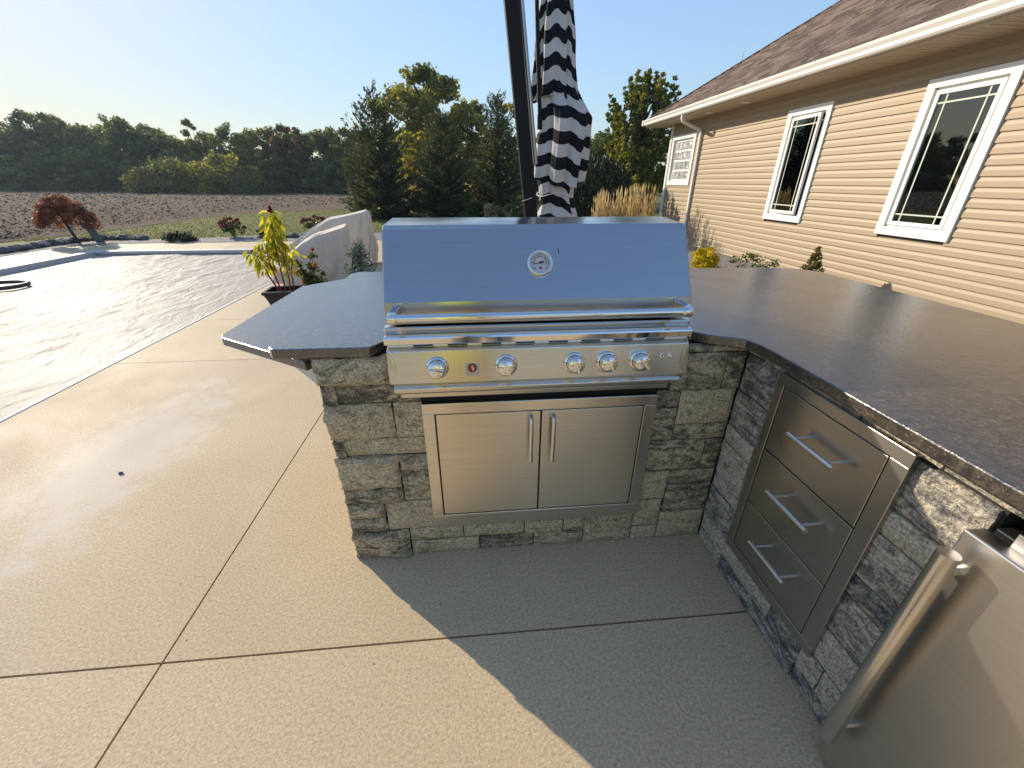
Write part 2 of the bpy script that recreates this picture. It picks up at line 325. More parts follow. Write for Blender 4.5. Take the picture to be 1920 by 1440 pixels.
b=MB(); Z=-.045
for q in ((-400,-9.75,-60,400),(3.05,300,-60,400),(-9.75,3.05,11.9,400),(-9.75,3.05,-60,-7)): b.add([(q[0],q[2],Z),(q[1],q[2],Z),(q[1],q[3],Z),(q[0],q[3],Z)],[(0,1,2,3)])
b.build('lawn',m['lawn'],kind='structure')
# ploughed field with clods
edge=[(-14,-60),(-13.2,5),(-12.25,12.35),(-11.85,13.74),(-11.56,16.06),(-11.79,19.4),(-11.28,23.3),(-9.27,24.8),(-7.1,26.1),(-5.3,27.6),(2,33),(14,38)]
b=MB(); far=[(-150,-60),(-128,84),(-73,77.6),(-47,73.6),(-15.5,60),(-5,58.5),(20,58)]
b.add([(x,y,Z+.008) for x,y in edge+far[::-1]],[tuple(range(len(edge)+len(far)))]); b.build('field',m['soil'],kind='structure')
def quads(name, mat, P, U, V, rnd, parent=None, kind=None, smooth=False):
    """numpy leaf cards: diamond of half-axes U (long) and V (wide)"""
    n=len(P); vv=np.stack([P-U,P+V,P+U,P-V],1).reshape(-1,3)
    me=bpy.data.meshes.new(name); me.vertices.add(4*n); me.vertices.foreach_set('co',vv.astype(np.float32).ravel())
    me.loops.add(4*n); me.loops.foreach_set('vertex_index',np.arange(4*n,dtype=np.int32)); me.polygons.add(n)
    me.polygons.foreach_set('loop_start',np.arange(0,4*n,4,dtype=np.int32)); 
    try: me.polygons.foreach_set('loop_total',np.full(n,4,dtype=np.int32))
    except Exception: pass
    me.materials.append(mat); at=me.attributes.new('rnd','FLOAT','FACE'); at.data.foreach_set('value',np.clip(rnd,0,1).astype(np.float32)); me.update(calc_edges=True); me.validate()
    return link(name,me,parent,0,kind)
def rdir(n):
    v=rng.normal(size=(n,3)); return v/np.linalg.norm(v,axis=1,keepdims=True)
def frame(D):
    a=rdir(len(D)); V=np.cross(D,a); return V/np.linalg.norm(V,axis=1,keepdims=True)
n=30000
t=rng.random(n)**1.9; Y=12.5+t*60; X=-12.3-rng.random(n)*(Y*1.05+4)+np.clip((Y-22)*.30,0,11)
ok=(X>-1.0*Y-8); X,Y=X[ok],Y[ok]; n=len(X); D=rdir(n); D[:,2]=abs(D[:,2])*.3; S=(.016+rng.random((n,1))**2*.055)*(1+ (Y[:,None]-12)/40)
P=np.stack([X,Y,np.full(n,Z+.05)+rng.random(n)*.06],1)
M=NT('stubble'); at=M.n('Attribute',attribute_name='rnd'); M.P(Base_Color=M.ramp((at,'Fac'),[(0,(.085,.06,.042)),(.5,(.17,.125,.088)),(.75,(.30,.24,.165)),(1,(.46,.385,.27))]),Roughness=1.)
quads('stubble',M.m,P,D*S,frame(D)*S*.5,rng.random(n),kind='stuff')
n=26000; Y=12.6+rng.random(n)**1.5*16; X=-12.2+rng.random(n)*11; 
xe=np.interp(Y,[12.35,13.74,16,19.4,23.3,24.8,26.1,27.6],[-12.2,-11.8,-11.5,-11.7,-11.2,-9.2,-7.1,-5.3]); k=X>xe; X,Y=X[k],Y[k]; n=len(X)
D=rdir(n)*.5; D[:,2]=1; S=.014+rng.random((n,1))*.02; P=np.stack([X,Y,np.full(n,Z+.02)],1)
m['blade']=leafmat('grass_blades',[(0,(.10,.115,.034)),(.6,(.17,.18,.06)),(1,(.27,.25,.10))],.3); quads('grass',m['blade'],P,D*S,frame(D)*S*.35,rng.random(n),kind='stuff')
b=MB(); bed=[(-10.1,9.0),(-9.72,9.56),(-9.72,10.5),(-9.46,11.2),(-8.78,11.5),(-7.87,11.62),(-6.6,11.62),(-5.6,11.74),(-3,11.8),(3.05,11.8),(3.05,13.8),(-3,13.5),(-5.1,13.25),(-6.2,13.05),(-7.14,12.65),(-8.7,12.35),(-9.96,12.4),(-10.3,11.8),(-10.3,10.2)]
b.add([(x,y,.008) for x,y in bed],[tuple(range(len(bed)))]); b.add([(x,y,.008) for x,y in [(3.05,-7),(5.45,-7),(5.45,13.2),(3.05,13.2)]],[(0,1,2,3)])
b.build('gravel_bed',m['gravel'],kind='structure')
# ------------------------------------------------------------------ pool
b=MB(); b.box(-8.46,-8.28,-6,10.36,-.16,.018); b.box(-8.28,-3.12,10.14,10.36,-.05,.018); b.box(-8.28,-3.12,10.16,10.355,-.4,-.06)
b.box(-3.165,-3.123,-6,10.14,-.12,.004); b.build('pool_coping',m['coping'],bev=.01,kind='structure')
def cov(u,v):
    x=-8.30+u*5.16; y=-5+v*15.12; e=min(1,4*u,4*(1-u))
    q=Vector((x*.55+y*.25,y*.42-x*.3,0)); 
    r=1-abs(noise.noise(Vector((x*1.5-y*.55,y*.5+x*.55,1.7))))*2; r2_=1-abs(noise.noise(Vector((x*3.4-y*1.2,y*1.1+x*1.3,5.1))))*2
    h=.022*fbm(q.x,q.y)+.012*max(0,r)**3+.008*max(0,r2_)**3+.009*noise.noise(Vector((x*5,y*4,2)))
    return (x,y,-.075+e*(h+.015)-.02*e)
b=MB(); b.grid(cov,150,300); po=b.build('pool_cover',m['cover']); tag(po,'wrinkled beige vinyl cover stretched over the swimming pool','pool cover')
b=MB(); b.tube([(-7.32+.36*math.cos(a),7.02+.27*math.sin(a),-.035) for a in [i*2*math.pi/40 for i in range(41)]],.032,8)
tag(b.build('ring',simple('dark_hose',(.05,.05,.055),.5)),'dark round ring lying on the pool cover at the left','ring')
# ------------------------------------------------------------------ stone island
def stonewall(stones, face, mat, mb, rough=()):
    """stones (a0,a1,z0,z1); face maps (a,out,z)->xyz"""
    for k,(a0,a1,z0,z1) in enumerate(stones):
        mb.rnd=random.random(); rg=k in rough; g=.0022; a0+=g; a1-=g; z0+=g; z1-=g
        amp=.013 if rg else .0035; base=random.uniform(.0,.007)+(.014 if rg else 0); s=random.random()*99; ch=.014 if rg else .006
        na=max(3,int((a1-a0)/.011)); nz=max(3,int((z1-z0)/.011))
        def fn(u,v):
            a=a0+(a1-a0)*u; z=z0+(z1-z0)*v; d=min((a-a0),(a1-a),(z-z0),(z1-z))
            f=noise.fractal(Vector((a*9+s,z*9,s)),1.,2.,5); ed=max(0,1-d/.022)**2
            ja=noise.noise(Vector((z*28+s,3,u*9)))*(.010 if rg else .0022)*(1 if d<.012 else .3); jz=noise.noise(Vector((a*26+s,7,v*9)))*(.006 if rg else .0016)*(1 if d<.012 else .3)
            return face(a+ja,base+f*amp-ed*ch,z+jz)
        mb.grid(fn,na,nz)
        # skirt going back into the joint
        ring=[fn(i/na,0) for i in range(na+1)]+[fn(1,j/nz) for j in range(1,nz+1)]+[fn(1-i/na,1) for i in range(1,na+1)]+[fn(0,1-j/nz) for j in range(1,nz)]
        o=Vector(face(0,0,0))-Vector(face(0,.03,0)); q=len(ring)
        mb.add(ring+[Vector(p)+o for p in ring],[(i,q+i,q+(i+1)%q,(i+1)%q) for i in range(q)])
u=.0735
def UU(L): return [(a,b_,c*u,min(d*u,.908)) for a,b_,c,d in L]
isl=empty('grill_island',(.2,1.3,0),'L shaped outdoor kitchen island in grey stone veneer with dark granite top','kitchen island')
front=UU([(-.535,-.305,0,2),(-.53,-.385,2,3),(-.53,-.385,3,4),(-.53,-.305,4,5),(-.535,-.305,5,7),(-.53,-.17,7,8),(-.535,-.3,8,10),(-.53,-.17,10,11),(-.535,-.29,11,12.4),
 (-.3,-.17,8,10),(-.305,-.17,6,7),(-.305,-.17,4,6),(-.385,-.17,2,4),(-.305,-.02,0,1),(-.305,-.085,1,2),(-.02,.21,0,1),(-.085,.17,1,2),(-.17,-.16,2,2.6),(.21,.425,0,1),(.17,.335,1,2),(.335,.43,1,2),(-.16,.2,2,2.7),(.2,.425,2,2.7),(.425,.64,0,2),(.425,.64,2,2.7),
 (.64,.755,0,1),(.64,.755,1,3),(.755,.955,0,2),(.64,.76,3,5),(.76,.955,2,4),(.76,.955,4,5),(.62,.885,5,7),(.885,.955,5,6),(.885,.955,6,7),(.62,.74,7,9),(.74,.955,7,8),(.74,.955,8,10),(.62,.74,9,10),(.69,.887,10,12),(.887,.955,10,12),(.69,.82,12,12.4),(.82,.955,12,12.4)])
b=MB(); stonewall(front,lambda a,o,z:(a,1.27-o,z),None,b,(0,1,2,3,4,6,8)); b.m=1; b.rnd=.5; b.box(-.50,-.15,1.283,1.4,.0,.905); b.box(-.15,.62,1.283,1.4,0,.2); b.box(.60,.97,1.283,1.4,0,.905)
b.build('stone_wall',[m['stone'],m['mortar']],isl)
side=UU([(1.1,1.265,0,2),(1.1,1.265,2,4),(1.1,1.265,4,5),(1.1,1.265,5,7),(1.1,1.265,7,8),(1.1,1.265,8,10),(1.1,1.265,10,12),(1.02,1.265,12,12.4),(.80,1.02,12,12.4),(.60,.80,12,12.4),(.33,.60,12,12.4),(.05,.33,12,12.4),(-.3,.05,12,12.4),
 (.68,1.1,0,1),(.82,1.1,1,2.35),(.68,.82,1,2.35),(.60,.68,1,2.35),(1.055,1.1,2.35,12),(.49,.68,0,1),(.49,.66,2.35,4),(.49,.60,1,2.35),(.49,.66,4,6),(.49,.66,6,7),(.49,.66,7,9),(.49,.66,9,10),(.49,.66,10,11.9),(.66,.70,11.9,12),(-.6,-.13,0,2),(-.6,-.13,2,4),(-.6,-.13,4,5),(-.6,-.13,5,7),(-.6,-.13,7,9),(-.6,-.13,9,10),(-.6,-.13,10,12),(-.6,-.3,12,12.4)])
b=MB(); stonewall(side,lambda a,o,z:(.95-o,a,z),None,b); b.m=1; b.rnd=.5; b.box(.964,1.9,.485,2.3,0,.905); b.box(.964,1.9,-.9,-.13,0,.905); b.box(1.6,1.9,-.13,.485,0,.905); b.box(.964,1.6,-.13,.485,.878,.905)
b.build('stone_wall',[m['stone_side'],m['mortar']],isl)
left=[]
for r0,r1 in ((0,2),(2,3),(3,4),(4,5),(5,7),(7,8),(8,10),(10,11),(11,12.4)):
    a=1.26
    while a<2.3:
        q=min(2.34,a+random.uniform(.18,.42)); q=2.34 if 2.34-q<.1 else q; left.append((a,q,r0,r1)); a=q
b=MB(); stonewall(UU(left),lambda a,o,z:(-.512-o,2*1.8-a,z) if False else (-.512-o,a,z),None,b,range(0,len(left),3)); b.m=1; b.box(-.498,-.3,1.4,2.33,0,.905)
b.build('stone_wall',[m['stone'],m['mortar']],isl)
def arc(cx,cy,r,a0,a1,k=6): return [(cx+r*math.cos(R(a0+(a1-a0)*i/k)),cy+r*math.sin(R(a0+(a1-a0)*i/k))) for i in range(k+1)]
top=[(-.645,1.262),(-.345,1.255),(-.295,1.325),(-.295,1.99),(.705,1.99),(.705,1.335),(.76,1.313),(.80,1.275),(.845,1.25),(.875,1.238),(.90,1.215),(.915,1.175),(.92,1.12),(.92,-1.1),(2.035,-1.1),(2.035,2.12)]+arc(1.80,2.20,.235,-15,90)+[(-.55,2.495),(-.665,2.50),(-.70,2.44),(-.70,2.3),(-.662,1.285)]
b=MB(); b.prism(top,.911,.945); b.build('countertop',m['granite'],isl,bev=.004)
b=MB(); b.prism([(-.545,1.335),(-.565,1.292),(-.965,1.565),(-.985,1.60),(-.975,2.42),(-.79,2.60),(-.53,2.60)],.853,.885); b.build('side_shelf',m['granite'],isl,bev=.004)
for yy in (1.44,2.2):
    b=MB(); b.extr_y([(-.525,.85),(-.69,.85),(-.69,.83),(-.545,.66),(-.525,.66)],yy,yy+.03); b.build('bracket',m['white'],isl,bev=.003)
# ------------------------------------------------------------------ gas grill
GX0,GX1=-.283,.700
gr=empty('gas_grill',(.2,1.5,.77),'stainless steel built in gas grill with five knobs and closed lid','grill')
lid=[(1.244,1.020),(1.25,1.088),(1.366,1.285),(1.385,1.297),(1.56,1.305),(1.66,1.29),(1.78,1.20),(1.83,1.07),(1.84,1.020)]
b=MB(); b.extr_x(lid,GX0+.004,GX1-.004); lo=b.build('lid',m['lid'],gr,bev=.005)
b=MB()
for i in range(40):
    x0=.452+i*.0002; 
b.tube([(.2665,1.331,1.228),(.2680,1.3275,1.222),(.2686,1.324,1.215)],.0012,5); b.build('scratch',m['ink'],lo)
# lid handle: bar + two cast ends
b=MB(); b.tube([(-.235,1.172,1.062),(.655,1.172,1.062)],.0125,20); hd=b.build('handle',m['chrome'],gr)
for x in (-.24,.645):
    b=MB(); b.box(x-.011,x+.011,1.165,1.247,1.052,1.082); b.lathe([(.0155,-.014),(.017,-.011),(.017,.011),(.0155,.014)],(x,1.172,1.062),(1,0,0),20); b.build('handle_bracket',m['chrome'],gr,bev=.004)
b=MB(); b.extr_x([(1.241,.990),(1.236,1.009),(1.240,1.0145),(1.82,1.0145),(1.82,.955),(1.26,.955)],GX0,GX1); b.build('firebox_rim',m['steel'],gr,bev=.002)
b=MB(); b.extr_x([(1.240,.990),(1.221,.9905),(1.2155,.987),(1.214,.983),(1.217,.965),(1.221,.961),(1.240,.962)],GX0-.003,GX1+.003); b.build('front_rail',m['chrome'],gr,bev=.002)
# control panel with rolled-in ends
b=MB(); pan=[(1.245,.963),(1.231,.961),(1.231,.953),(1.213,.943),(1.199,.838),(1.204,.834),(1.27,.834),(1.27,.963)]
b.extr_x(pan,GX0+.002,GX1-.002); pn=b.build('control_panel',m['steel'],gr,bev=.003)
for x0,x1 in ((GX0-.001,GX0+.03),(GX1-.03,GX1+.001)):
    b=MB(); xc=GX0+.002 if x0<0 else GX1-.002; s=1 if x0<0 else -1
    def fn(U,V):
        z=.842+V*.096; w_=.024*math.sin(math.pi*max(0,min(1,V)))**.6; yb=1.1995+(z-.838)*.01333*10*.1+(.0003)
        yb=1.199+(z-.838)/.105*.014
        return (xc+s*U*w_, yb-.0015-.004*(1-U)*math.sin(math.pi*V)*U, z)
    b.grid(fn,6,14,True,s<0); b.build('end_scallop',m['bar'],pn)
for i in range(8):
    x=-.20+i*.108; b=MB(); b.box(x,x+.062,1.2285,1.2316,.9545,.9595); b.build('vent_slot',m['gap'],pn)
b=MB(); b.extr_x([(1.27,.833),(1.212,.833),(1.197,.821),(1.1955,.818),(1.199,.804),(1.205,.801),(1.27,.801)],GX0+.012,GX1-.018); b.build('lower_rail',m['steel'],gr,bev=.002)
b=MB(); b.extr_x([(1.27,.797),(1.209,.797),(1.213,.779),(1.27,.776)],GX0+.03,GX1-.05); b.build('drip_tray',m['steel'],gr,bev=.002)
b=MB(); b.box(-.25,.66,1.30,1.8,.76,.95); b.build('firebox',m['gap'],gr)
ax=Vector((0,-1,.13)).normalized()
for k,(x,rot) in enumerate(((-.128,80),(.091,25),(.314,15),(.422,30),(.533,40))):
    o=Vector((x,1.207,.889)); e=MB(); e.lathe([(.036,0),(.0365,.006),(.033,.011),(.029,.012)],o,ax,32); bz=e.build('bezel',m['chrome'],gr)
    e=MB(); e.lathe([(.028,.0),(.0275,.022),(.026,.027),(.022,.030),(.010,.031)],o+ax*.011,ax,32); kn=e.build('knob',m['chrome'],gr)
    e=MB(); M3=Matrix(((1,0,0),(0,ax.y*-1,ax.z),(0,ax.z,-ax.y))).to_3x3(); q=ax.to_track_quat('Z','Y').to_matrix()@Matrix.Rotation(R(rot),3,'Z')
    e.obox(o+ax*.047,(.009,.046,.014),q); e.build('knob_grip',m['chrome'],kn,bev=.003)
    e=MB(); q2=ax.to_track_quat('Z','Y').to_matrix(); e.lathe([(.0292,0),(.0292,.0008)],o+ax*.0125,ax,32); e.build('shadow_ring',m['ink'],bz)
for x in (.609,.637):
    e=MB(); e.lathe([(.0085,0),(.009,.003),(.007,.005),(.0035,.0045),(.003,.003)],Vector((x,1.2085,.9025)),ax,20); e.build('button',m['chrome'],gr)
# badge
bo=Vector((-.0175,1.2058,.879)); q=ax.to_track_quat('Z','Y').to_matrix(); e=MB(); e.obox(bo,(.044,.042,.004),q); bd=e.build('badge',simple('badge_plate',(.50,.48,.44),.45,.6),gr,bev=.001); e=MB(); e.obox(bo-ax*.0012,(.048,.046,.003),q); e.build('badge_border',m['ink'],bd)
e=MB(); e.lathe([(.0145,0),(.0145,.0006)],bo+ax*.0024+Vector((0,0,.005)),ax,28); e.build('badge_ring',m['ink'],bd)
e=MB(); e.lathe([(.0128,0),(.0128,.0006)],bo+ax*.0031+Vector((0,0,.005)),ax,28); e.build('badge_disc',m['red'],bd)
fl=[(0,-.011),(.005,-.008),(.0065,-.003),(.004,.002),(.0015,.006),(.002,.011),(-.002,.007),(-.0035,.002),(-.001,-.002),(-.001,-.006)]
e=MB(); vs_=[bo+ax*.0042+Vector((0,0,.005))+q@Vector((px,py,0)) for px,py in fl]; e.add(vs_,[tuple(range(len(vs_)))]); e.build('flame_mark',m['bar'],bd)
tc=bpy.data.curves.new('lettering','FONT'); tc.body='SUMMERSET'; tc.size=.0072; tc.align_x='CENTER'; tc.extrude=.0002; tc.materials.append(m['ink']); to=bpy.data.objects.new('lettering_curve',tc); C.objects.link(to); bpy.context.view_layer.update(); me=bpy.data.meshes.new_from_object(to.evaluated_get(bpy.context.evaluated_depsgraph_get())); bpy.data.objects.remove(to); to=bpy.data.objects.new('lettering',me); C.objects.link(to); to.parent=bd
to.matrix_local=Matrix.Translation(bo+ax*.0024+Vector((0,0,-.0185)))@Euler((R(82.6),0,0)).to_matrix().to_4x4()
# thermometer
nl=Vector((0,-(1.285-1.088),1.366-1.25)).normalized(); o=Vector((.206,1.3075,1.1855)); e=MB()
e.lathe([(.041,0),(.0415,.012),(.039,.018),(.034,.019),(.033,.012)],o,nl,40); th=e.build('thermometer',m['chrome'],gr)
q=nl.to_track_quat('Z','Y').to_matrix()
e=MB(); e.lathe([(.0335,.008),(.0335,.0145)],o,nl,40); dl=e.build('dial',m['dialface'],gr)
e=MB()
for i in range(25):
    a=R(225-i*11.25); c=Vector((math.cos(a),math.sin(a),0)); e.obox(o+nl*.0150+q@(c*(.0265 if i%4 else .0255)),(.0045 if i%4 else .0075,.0011 if i%4 else .0018,.0006),q@Matrix.Rotation(a,3,'Z'))
e.build('scale_ticks',m['ink'],th)
e=MB(); 
for i in range(20):
    a=R(200-i*11.6); a2=R(200-(i+1)*11.6); e.add([o+nl*.0151+q@Vector((r_*math.cos(x),r_*math.sin(x),0)) for r_,x in ((.0185,a),(.0205,a),(.0205,a2),(.0185,a2))],[(0,1,2,3)])
e.build('scale_arc',m['red'],th)
e=MB(); e.obox(o+nl*.0165+q@Vector((-.006,-.002,0)),(.026,.0016,.0007),q@Matrix.Rotation(R(12),3,'Z')); e.lathe([(.0035,.0145),(.0035,.018)],o,nl,16); e.obox(o+nl*.0165+q@Vector((.006,.001,0)),(.012,.004,.0007),q@Matrix.Rotation(R(12),3,'Z')); e.build('needle',m['ink'],th)
e=MB(); e.lathe([(.0042,.0146),(.0042,.0153)],o+q@Vector((0,-.0165,0)),nl,16); e.build('flame_mark',m['red'],th)
# ------------------------------------------------------------------ access doors under the grill
ad=empty('door_cabinet',(.22,1.26,.17),'stainless steel twin access doors set in the stone below the grill','access doors')
b=MB(); y0,y1=1.243,1.30
def rectframe(b,x0,x1,z0,z1,i0,i1,k0,k1,y0,y1):
    for (a,c,d,e_) in ((x0,x1,k1,z1),(x0,x1,z0,k0),(x0,i0,k0,k1),(i1,x1,k0,k1)): b.box(a,c,y0,y1,d,e_)
rectframe(b,-.198,.640,.170,.736,-.156,.596,.232,.694,y0,y1); b.build('frame',m['steel'],ad,bev=.0025)
b=MB(); b.box(-.19,.63,1.27,1.5,.2,.72); b.build('cabinet_box',m['gap'],ad)
for x0,x1 in ((-.1525,.2165),(.2215,.5925)):
    b=MB(); b.box(x0,x1,1.2455,1.272,.2355,.6905); dr=b.build('door',m['door_steel'],ad,bev=.002)
    xh=.180 if x0<0 else .260
    b=MB(); b.tube([(xh,1.246,.674),(xh,1.222,.674),(xh,1.217,.664),(xh,1.214,.655),(xh,1.214,.492)],[.0078,.0078,.0078,.0078,.0078],14); b.tube([(xh,1.214,.515),(xh,1.246,.515)],.0055,12); h=b.build('door_handle',m['bar'],dr)
b=MB(); b.box(-.20,.645,1.262,1.30,.737,.80); b.build('dark_gap',m['gap'],ad)
# ------------------------------------------------------------------ drawers
du=empty('drawer_unit',(.95,.86,.17),'stainless steel unit of three stacked drawers in the right stone wall','drawers')
b=MB(); X0,X1=.932,.99
for (a,c,d,e_) in ((.64,1.075,.856,.892),(.64,1.075,.165,.202),(.64,.686,.202,.856),(1.042,1.075,.202,.856)): b.box(X0,X1,a,c,d,e_)
b.build('frame',m['steel_dark'],du,bev=.002)
b=MB(); b.box(.955,1.4,.645,1.07,.17,.88); b.build('drawer_box',m['gap'],du)
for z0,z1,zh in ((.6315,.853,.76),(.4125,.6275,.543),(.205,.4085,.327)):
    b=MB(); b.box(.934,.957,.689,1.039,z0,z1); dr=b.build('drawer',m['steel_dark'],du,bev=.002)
    b=MB(); b.tube([(.895,.766,zh),(.895,.931,zh)],.0075,16)
    for yy in (.79,.907): b.tube([(.895,yy,zh),(.936,yy,zh)],.0045,12)
    b.build('drawer_handle',m['bar'],dr)
# ------------------------------------------------------------------ refrigerator
fr=empty('refrigerator',(1.2,.18,0),'stainless steel undercounter refrigerator beside the drawers at the lower right','refrigerator')
b=MB(); b.box(.89,.934,-.115,.486,.02,.842); dr=b.build('door',m['steel_soft'],fr,bev=.004)
b=MB(); b.box(.945,1.55,-.11,.478,.02,.846); b.build('cabinet',m['black'],fr,bev=.003)
b=MB(); b.box(.936,.944,-.10,.474,.03,.84); b.build('door_seal',m['gap'],fr)
b=MB(); b.tube([(.850,.462,.155),(.850,.462,.808)],.0175,20)
for z in (.205,.757): b.tube([(.85,.462,z),(.892,.462,z)],.0085,14)
b.build('door_handle',m['bar'],dr)
b=MB(); b.box(.925,.929,-.1,.44,.842,.872); b.box(.929,.99,-.1,.44,.848,.851); hp=b.build('hinge_plate',m['bar'],fr,bev=.001)
for yy in (.405,.375,.25): 
    b=MB(); b.lathe([(.006,0),(.006,.003),(.004,.004)],(.925,yy,.858),(-1,0,0),12); b.build('bolt',m['ink'],hp)
# ------------------------------------------------------------------ house
XW=5.4; ho=empty('house',(9.5,4,0),'tan vinyl sided house with brown shingle roof and white trim','house')
YA,YB=-7.,12.30; SZ=2.735; EX=.2032*.5
wins=[(4.43,5.37,.800,2.482),(6.785,7.735,.805,2.487),(10.87,12.13,1.33,2.475)]
b=MB(); z=-.05; 
while z<SZ:
    zt=min(z+EX,SZ); segs=[(YA,YB-.09)]
    for (a,c,z0,z1) in wins:
        if zt>z0+.05 and z<z1-.05:
            segs=[s for (p,q) in segs for s in (((p,a+.04),(c-.04,q)) if p<a and c<q else ((p,q),)) if s[1]>s[0]]
    for p,q in segs:      # Dutch-lap profile: bottom lip, flat face, cove
        prof=[(XW+.002,z),(XW-.014,z),(XW-.0145,z+.004),(XW-.011,z+.055),(XW-.002,z+.085),(XW-.001,zt)]
        k=len(prof); b.add([(x,p,zz) for x,zz in prof]+[(x,q,zz) for x,zz in prof],[(i,k+i,k+i+1,i+1) for i in range(k-1)])
    z=zt
b.build('siding',m['siding'],ho)
b=MB(); b.box(XW+.012,XW+.03,YA,YB-.02,-.05,.8); b.box(XW+.03,XW+.05,YA,YB-.02,2.49,SZ)
b.box(XW+.0,13.5,YB-.03,YB-.005,-.05,SZ); b.box(XW+1.6,XW+1.65,YA,YB,-.05,SZ); b.box(XW+.03,XW+1.6,YA,YB-.03,-.06,-.04)
b.m=1; b.box(XW+.03,XW+1.6,YA,YB-.03,2.735,2.75); b.m=0
for yy in (-6.9,3.2,6.1,9.5,12.2): b.box(XW+.03,XW+1.6,yy-.03,yy+.03,-.05,SZ)
b.build('inner_wall',[m['interior'],m['interior_wall']],ho)
b=MB(); b.box(XW-.03,XW+.06,YB-.09,YB+.012,-.05,SZ); b.build('corner_trim',m['white'],ho,bev=.004)
XE=4.86; YE=YB+.55
b=MB(); z0=SZ+.002
yy=YA
while yy<YE-.02:         # ribbed soffit panels
    b.box(XE+.02,XW+.02,yy,yy+.085,z0,z0+.012); b.box(XE+.02,XW+.02,yy+.085,yy+.1,z0+.005,z0+.012); yy+=.1
b.box(XW+.02,13.6,YB-.02,YE-.02,z0,z0+.012); b.box(XE+.012,XE+.02,YA,YE-.02,z0,2.90); b.build('soffit',m['soffit'],ho)
b=MB(); gp=[(XE+.01,2.90),(XE+.01,2.775),(XE-.055,2.775),(XE-.075,2.80),(XE-.072,2.83),(XE-.100,2.872),(XE-.105,2.90),(XE-.093,2.90),(XE-.06,2.84),(XE-.06,2.787),(XE+.002,2.787),(XE+.002,2.90)]
b.extr_y(gp,YA,YE+.06); b.build('gutter',m['gutter'],ho,bev=.002)
b=MB(); b.box(XE-.1,13.7,YE-.01,YE+.06,2.78,2.90); b.build('gutter',m['gutter'],ho)
# roof: hip, real shingle courses
pitch=.66; rz=2.895; XR=13.2; ridge=(XR-XE)/2; nx=Vector((1,0,pitch)).normalized()
b=MB(); sl=math.hypot(1,pitch); ex=.142/sl; k=0; x=XE-.05
while x<XE+ridge:
    z=rz+(x-XE)*pitch; ya=YA-.6; yb=YE+.03-(x-XE); x2=x+ex*1.12; z2=rz+(x2-XE)*pitch; y=ya-random.random()*.3; lift=.019
    while y<yb:
        y2=min(yb,y+random.uniform(.10,.34)); b.rnd=random.random(); l2=lift+random.uniform(0,.006); dx=0
        yt=min(y2,yb-(x2-x)) if y2>yb-.02 else y2
        b.add([(x,y,z+l2),(x,y2,z+l2),(x2,yt,z2+.001),(x2,y,z2+.001),(x,y,z-.004),(x,y2,z-.004)],[(0,3,2,1),(0,1,5,4)]); y=y2
    x+=ex; k+=1
yr=YE-ridge
b.rnd=.45; b.add([(XE-.04,YE+.03,rz-.02),(XR+.04,YE+.03,rz-.02),(XE+ridge,yr,rz+ridge*pitch)],[(0,1,2)]); b.add([(XR,YE,rz),(XR,YA-.6,rz),(XE+ridge,YA-.6,rz+ridge*pitch),(XE+ridge,yr,rz+ridge*pitch)],[(0,1,2,3)])
b.add([(XE+.02,YA,rz-.02),(XE+.02,YE,rz-.02),(XE+ridge,yr,rz+ridge*pitch-.03),(XE+ridge,YA,rz+ridge*pitch-.03)],[(0,1,2,3)])
P0=Vector((XE-.04,YE+.04,rz)); P1=Vector((XE+ridge,yr,rz+ridge*pitch))
for i in range(60):
    a=P0.lerp(P1,i/60); c=P0.lerp(P1,(i+1.1)/60); b.rnd=random.random(); h=Vector((0,0,.022)); s=Vector((.13,.0,-.01+.13*pitch*.0)); t2=Vector((0,-.13,0))
    b.add([a+h,c+h*.7,c+Vector((.12,0,.12*pitch*.35)),a+Vector((.12,0,.12*pitch*.35)),a+Vector((0,-.12,.015)),c+Vector((0,-.12,.015))],[(0,1,2,3),(0,4,5,1)])
b.build('roof',m['shingle'],ho)
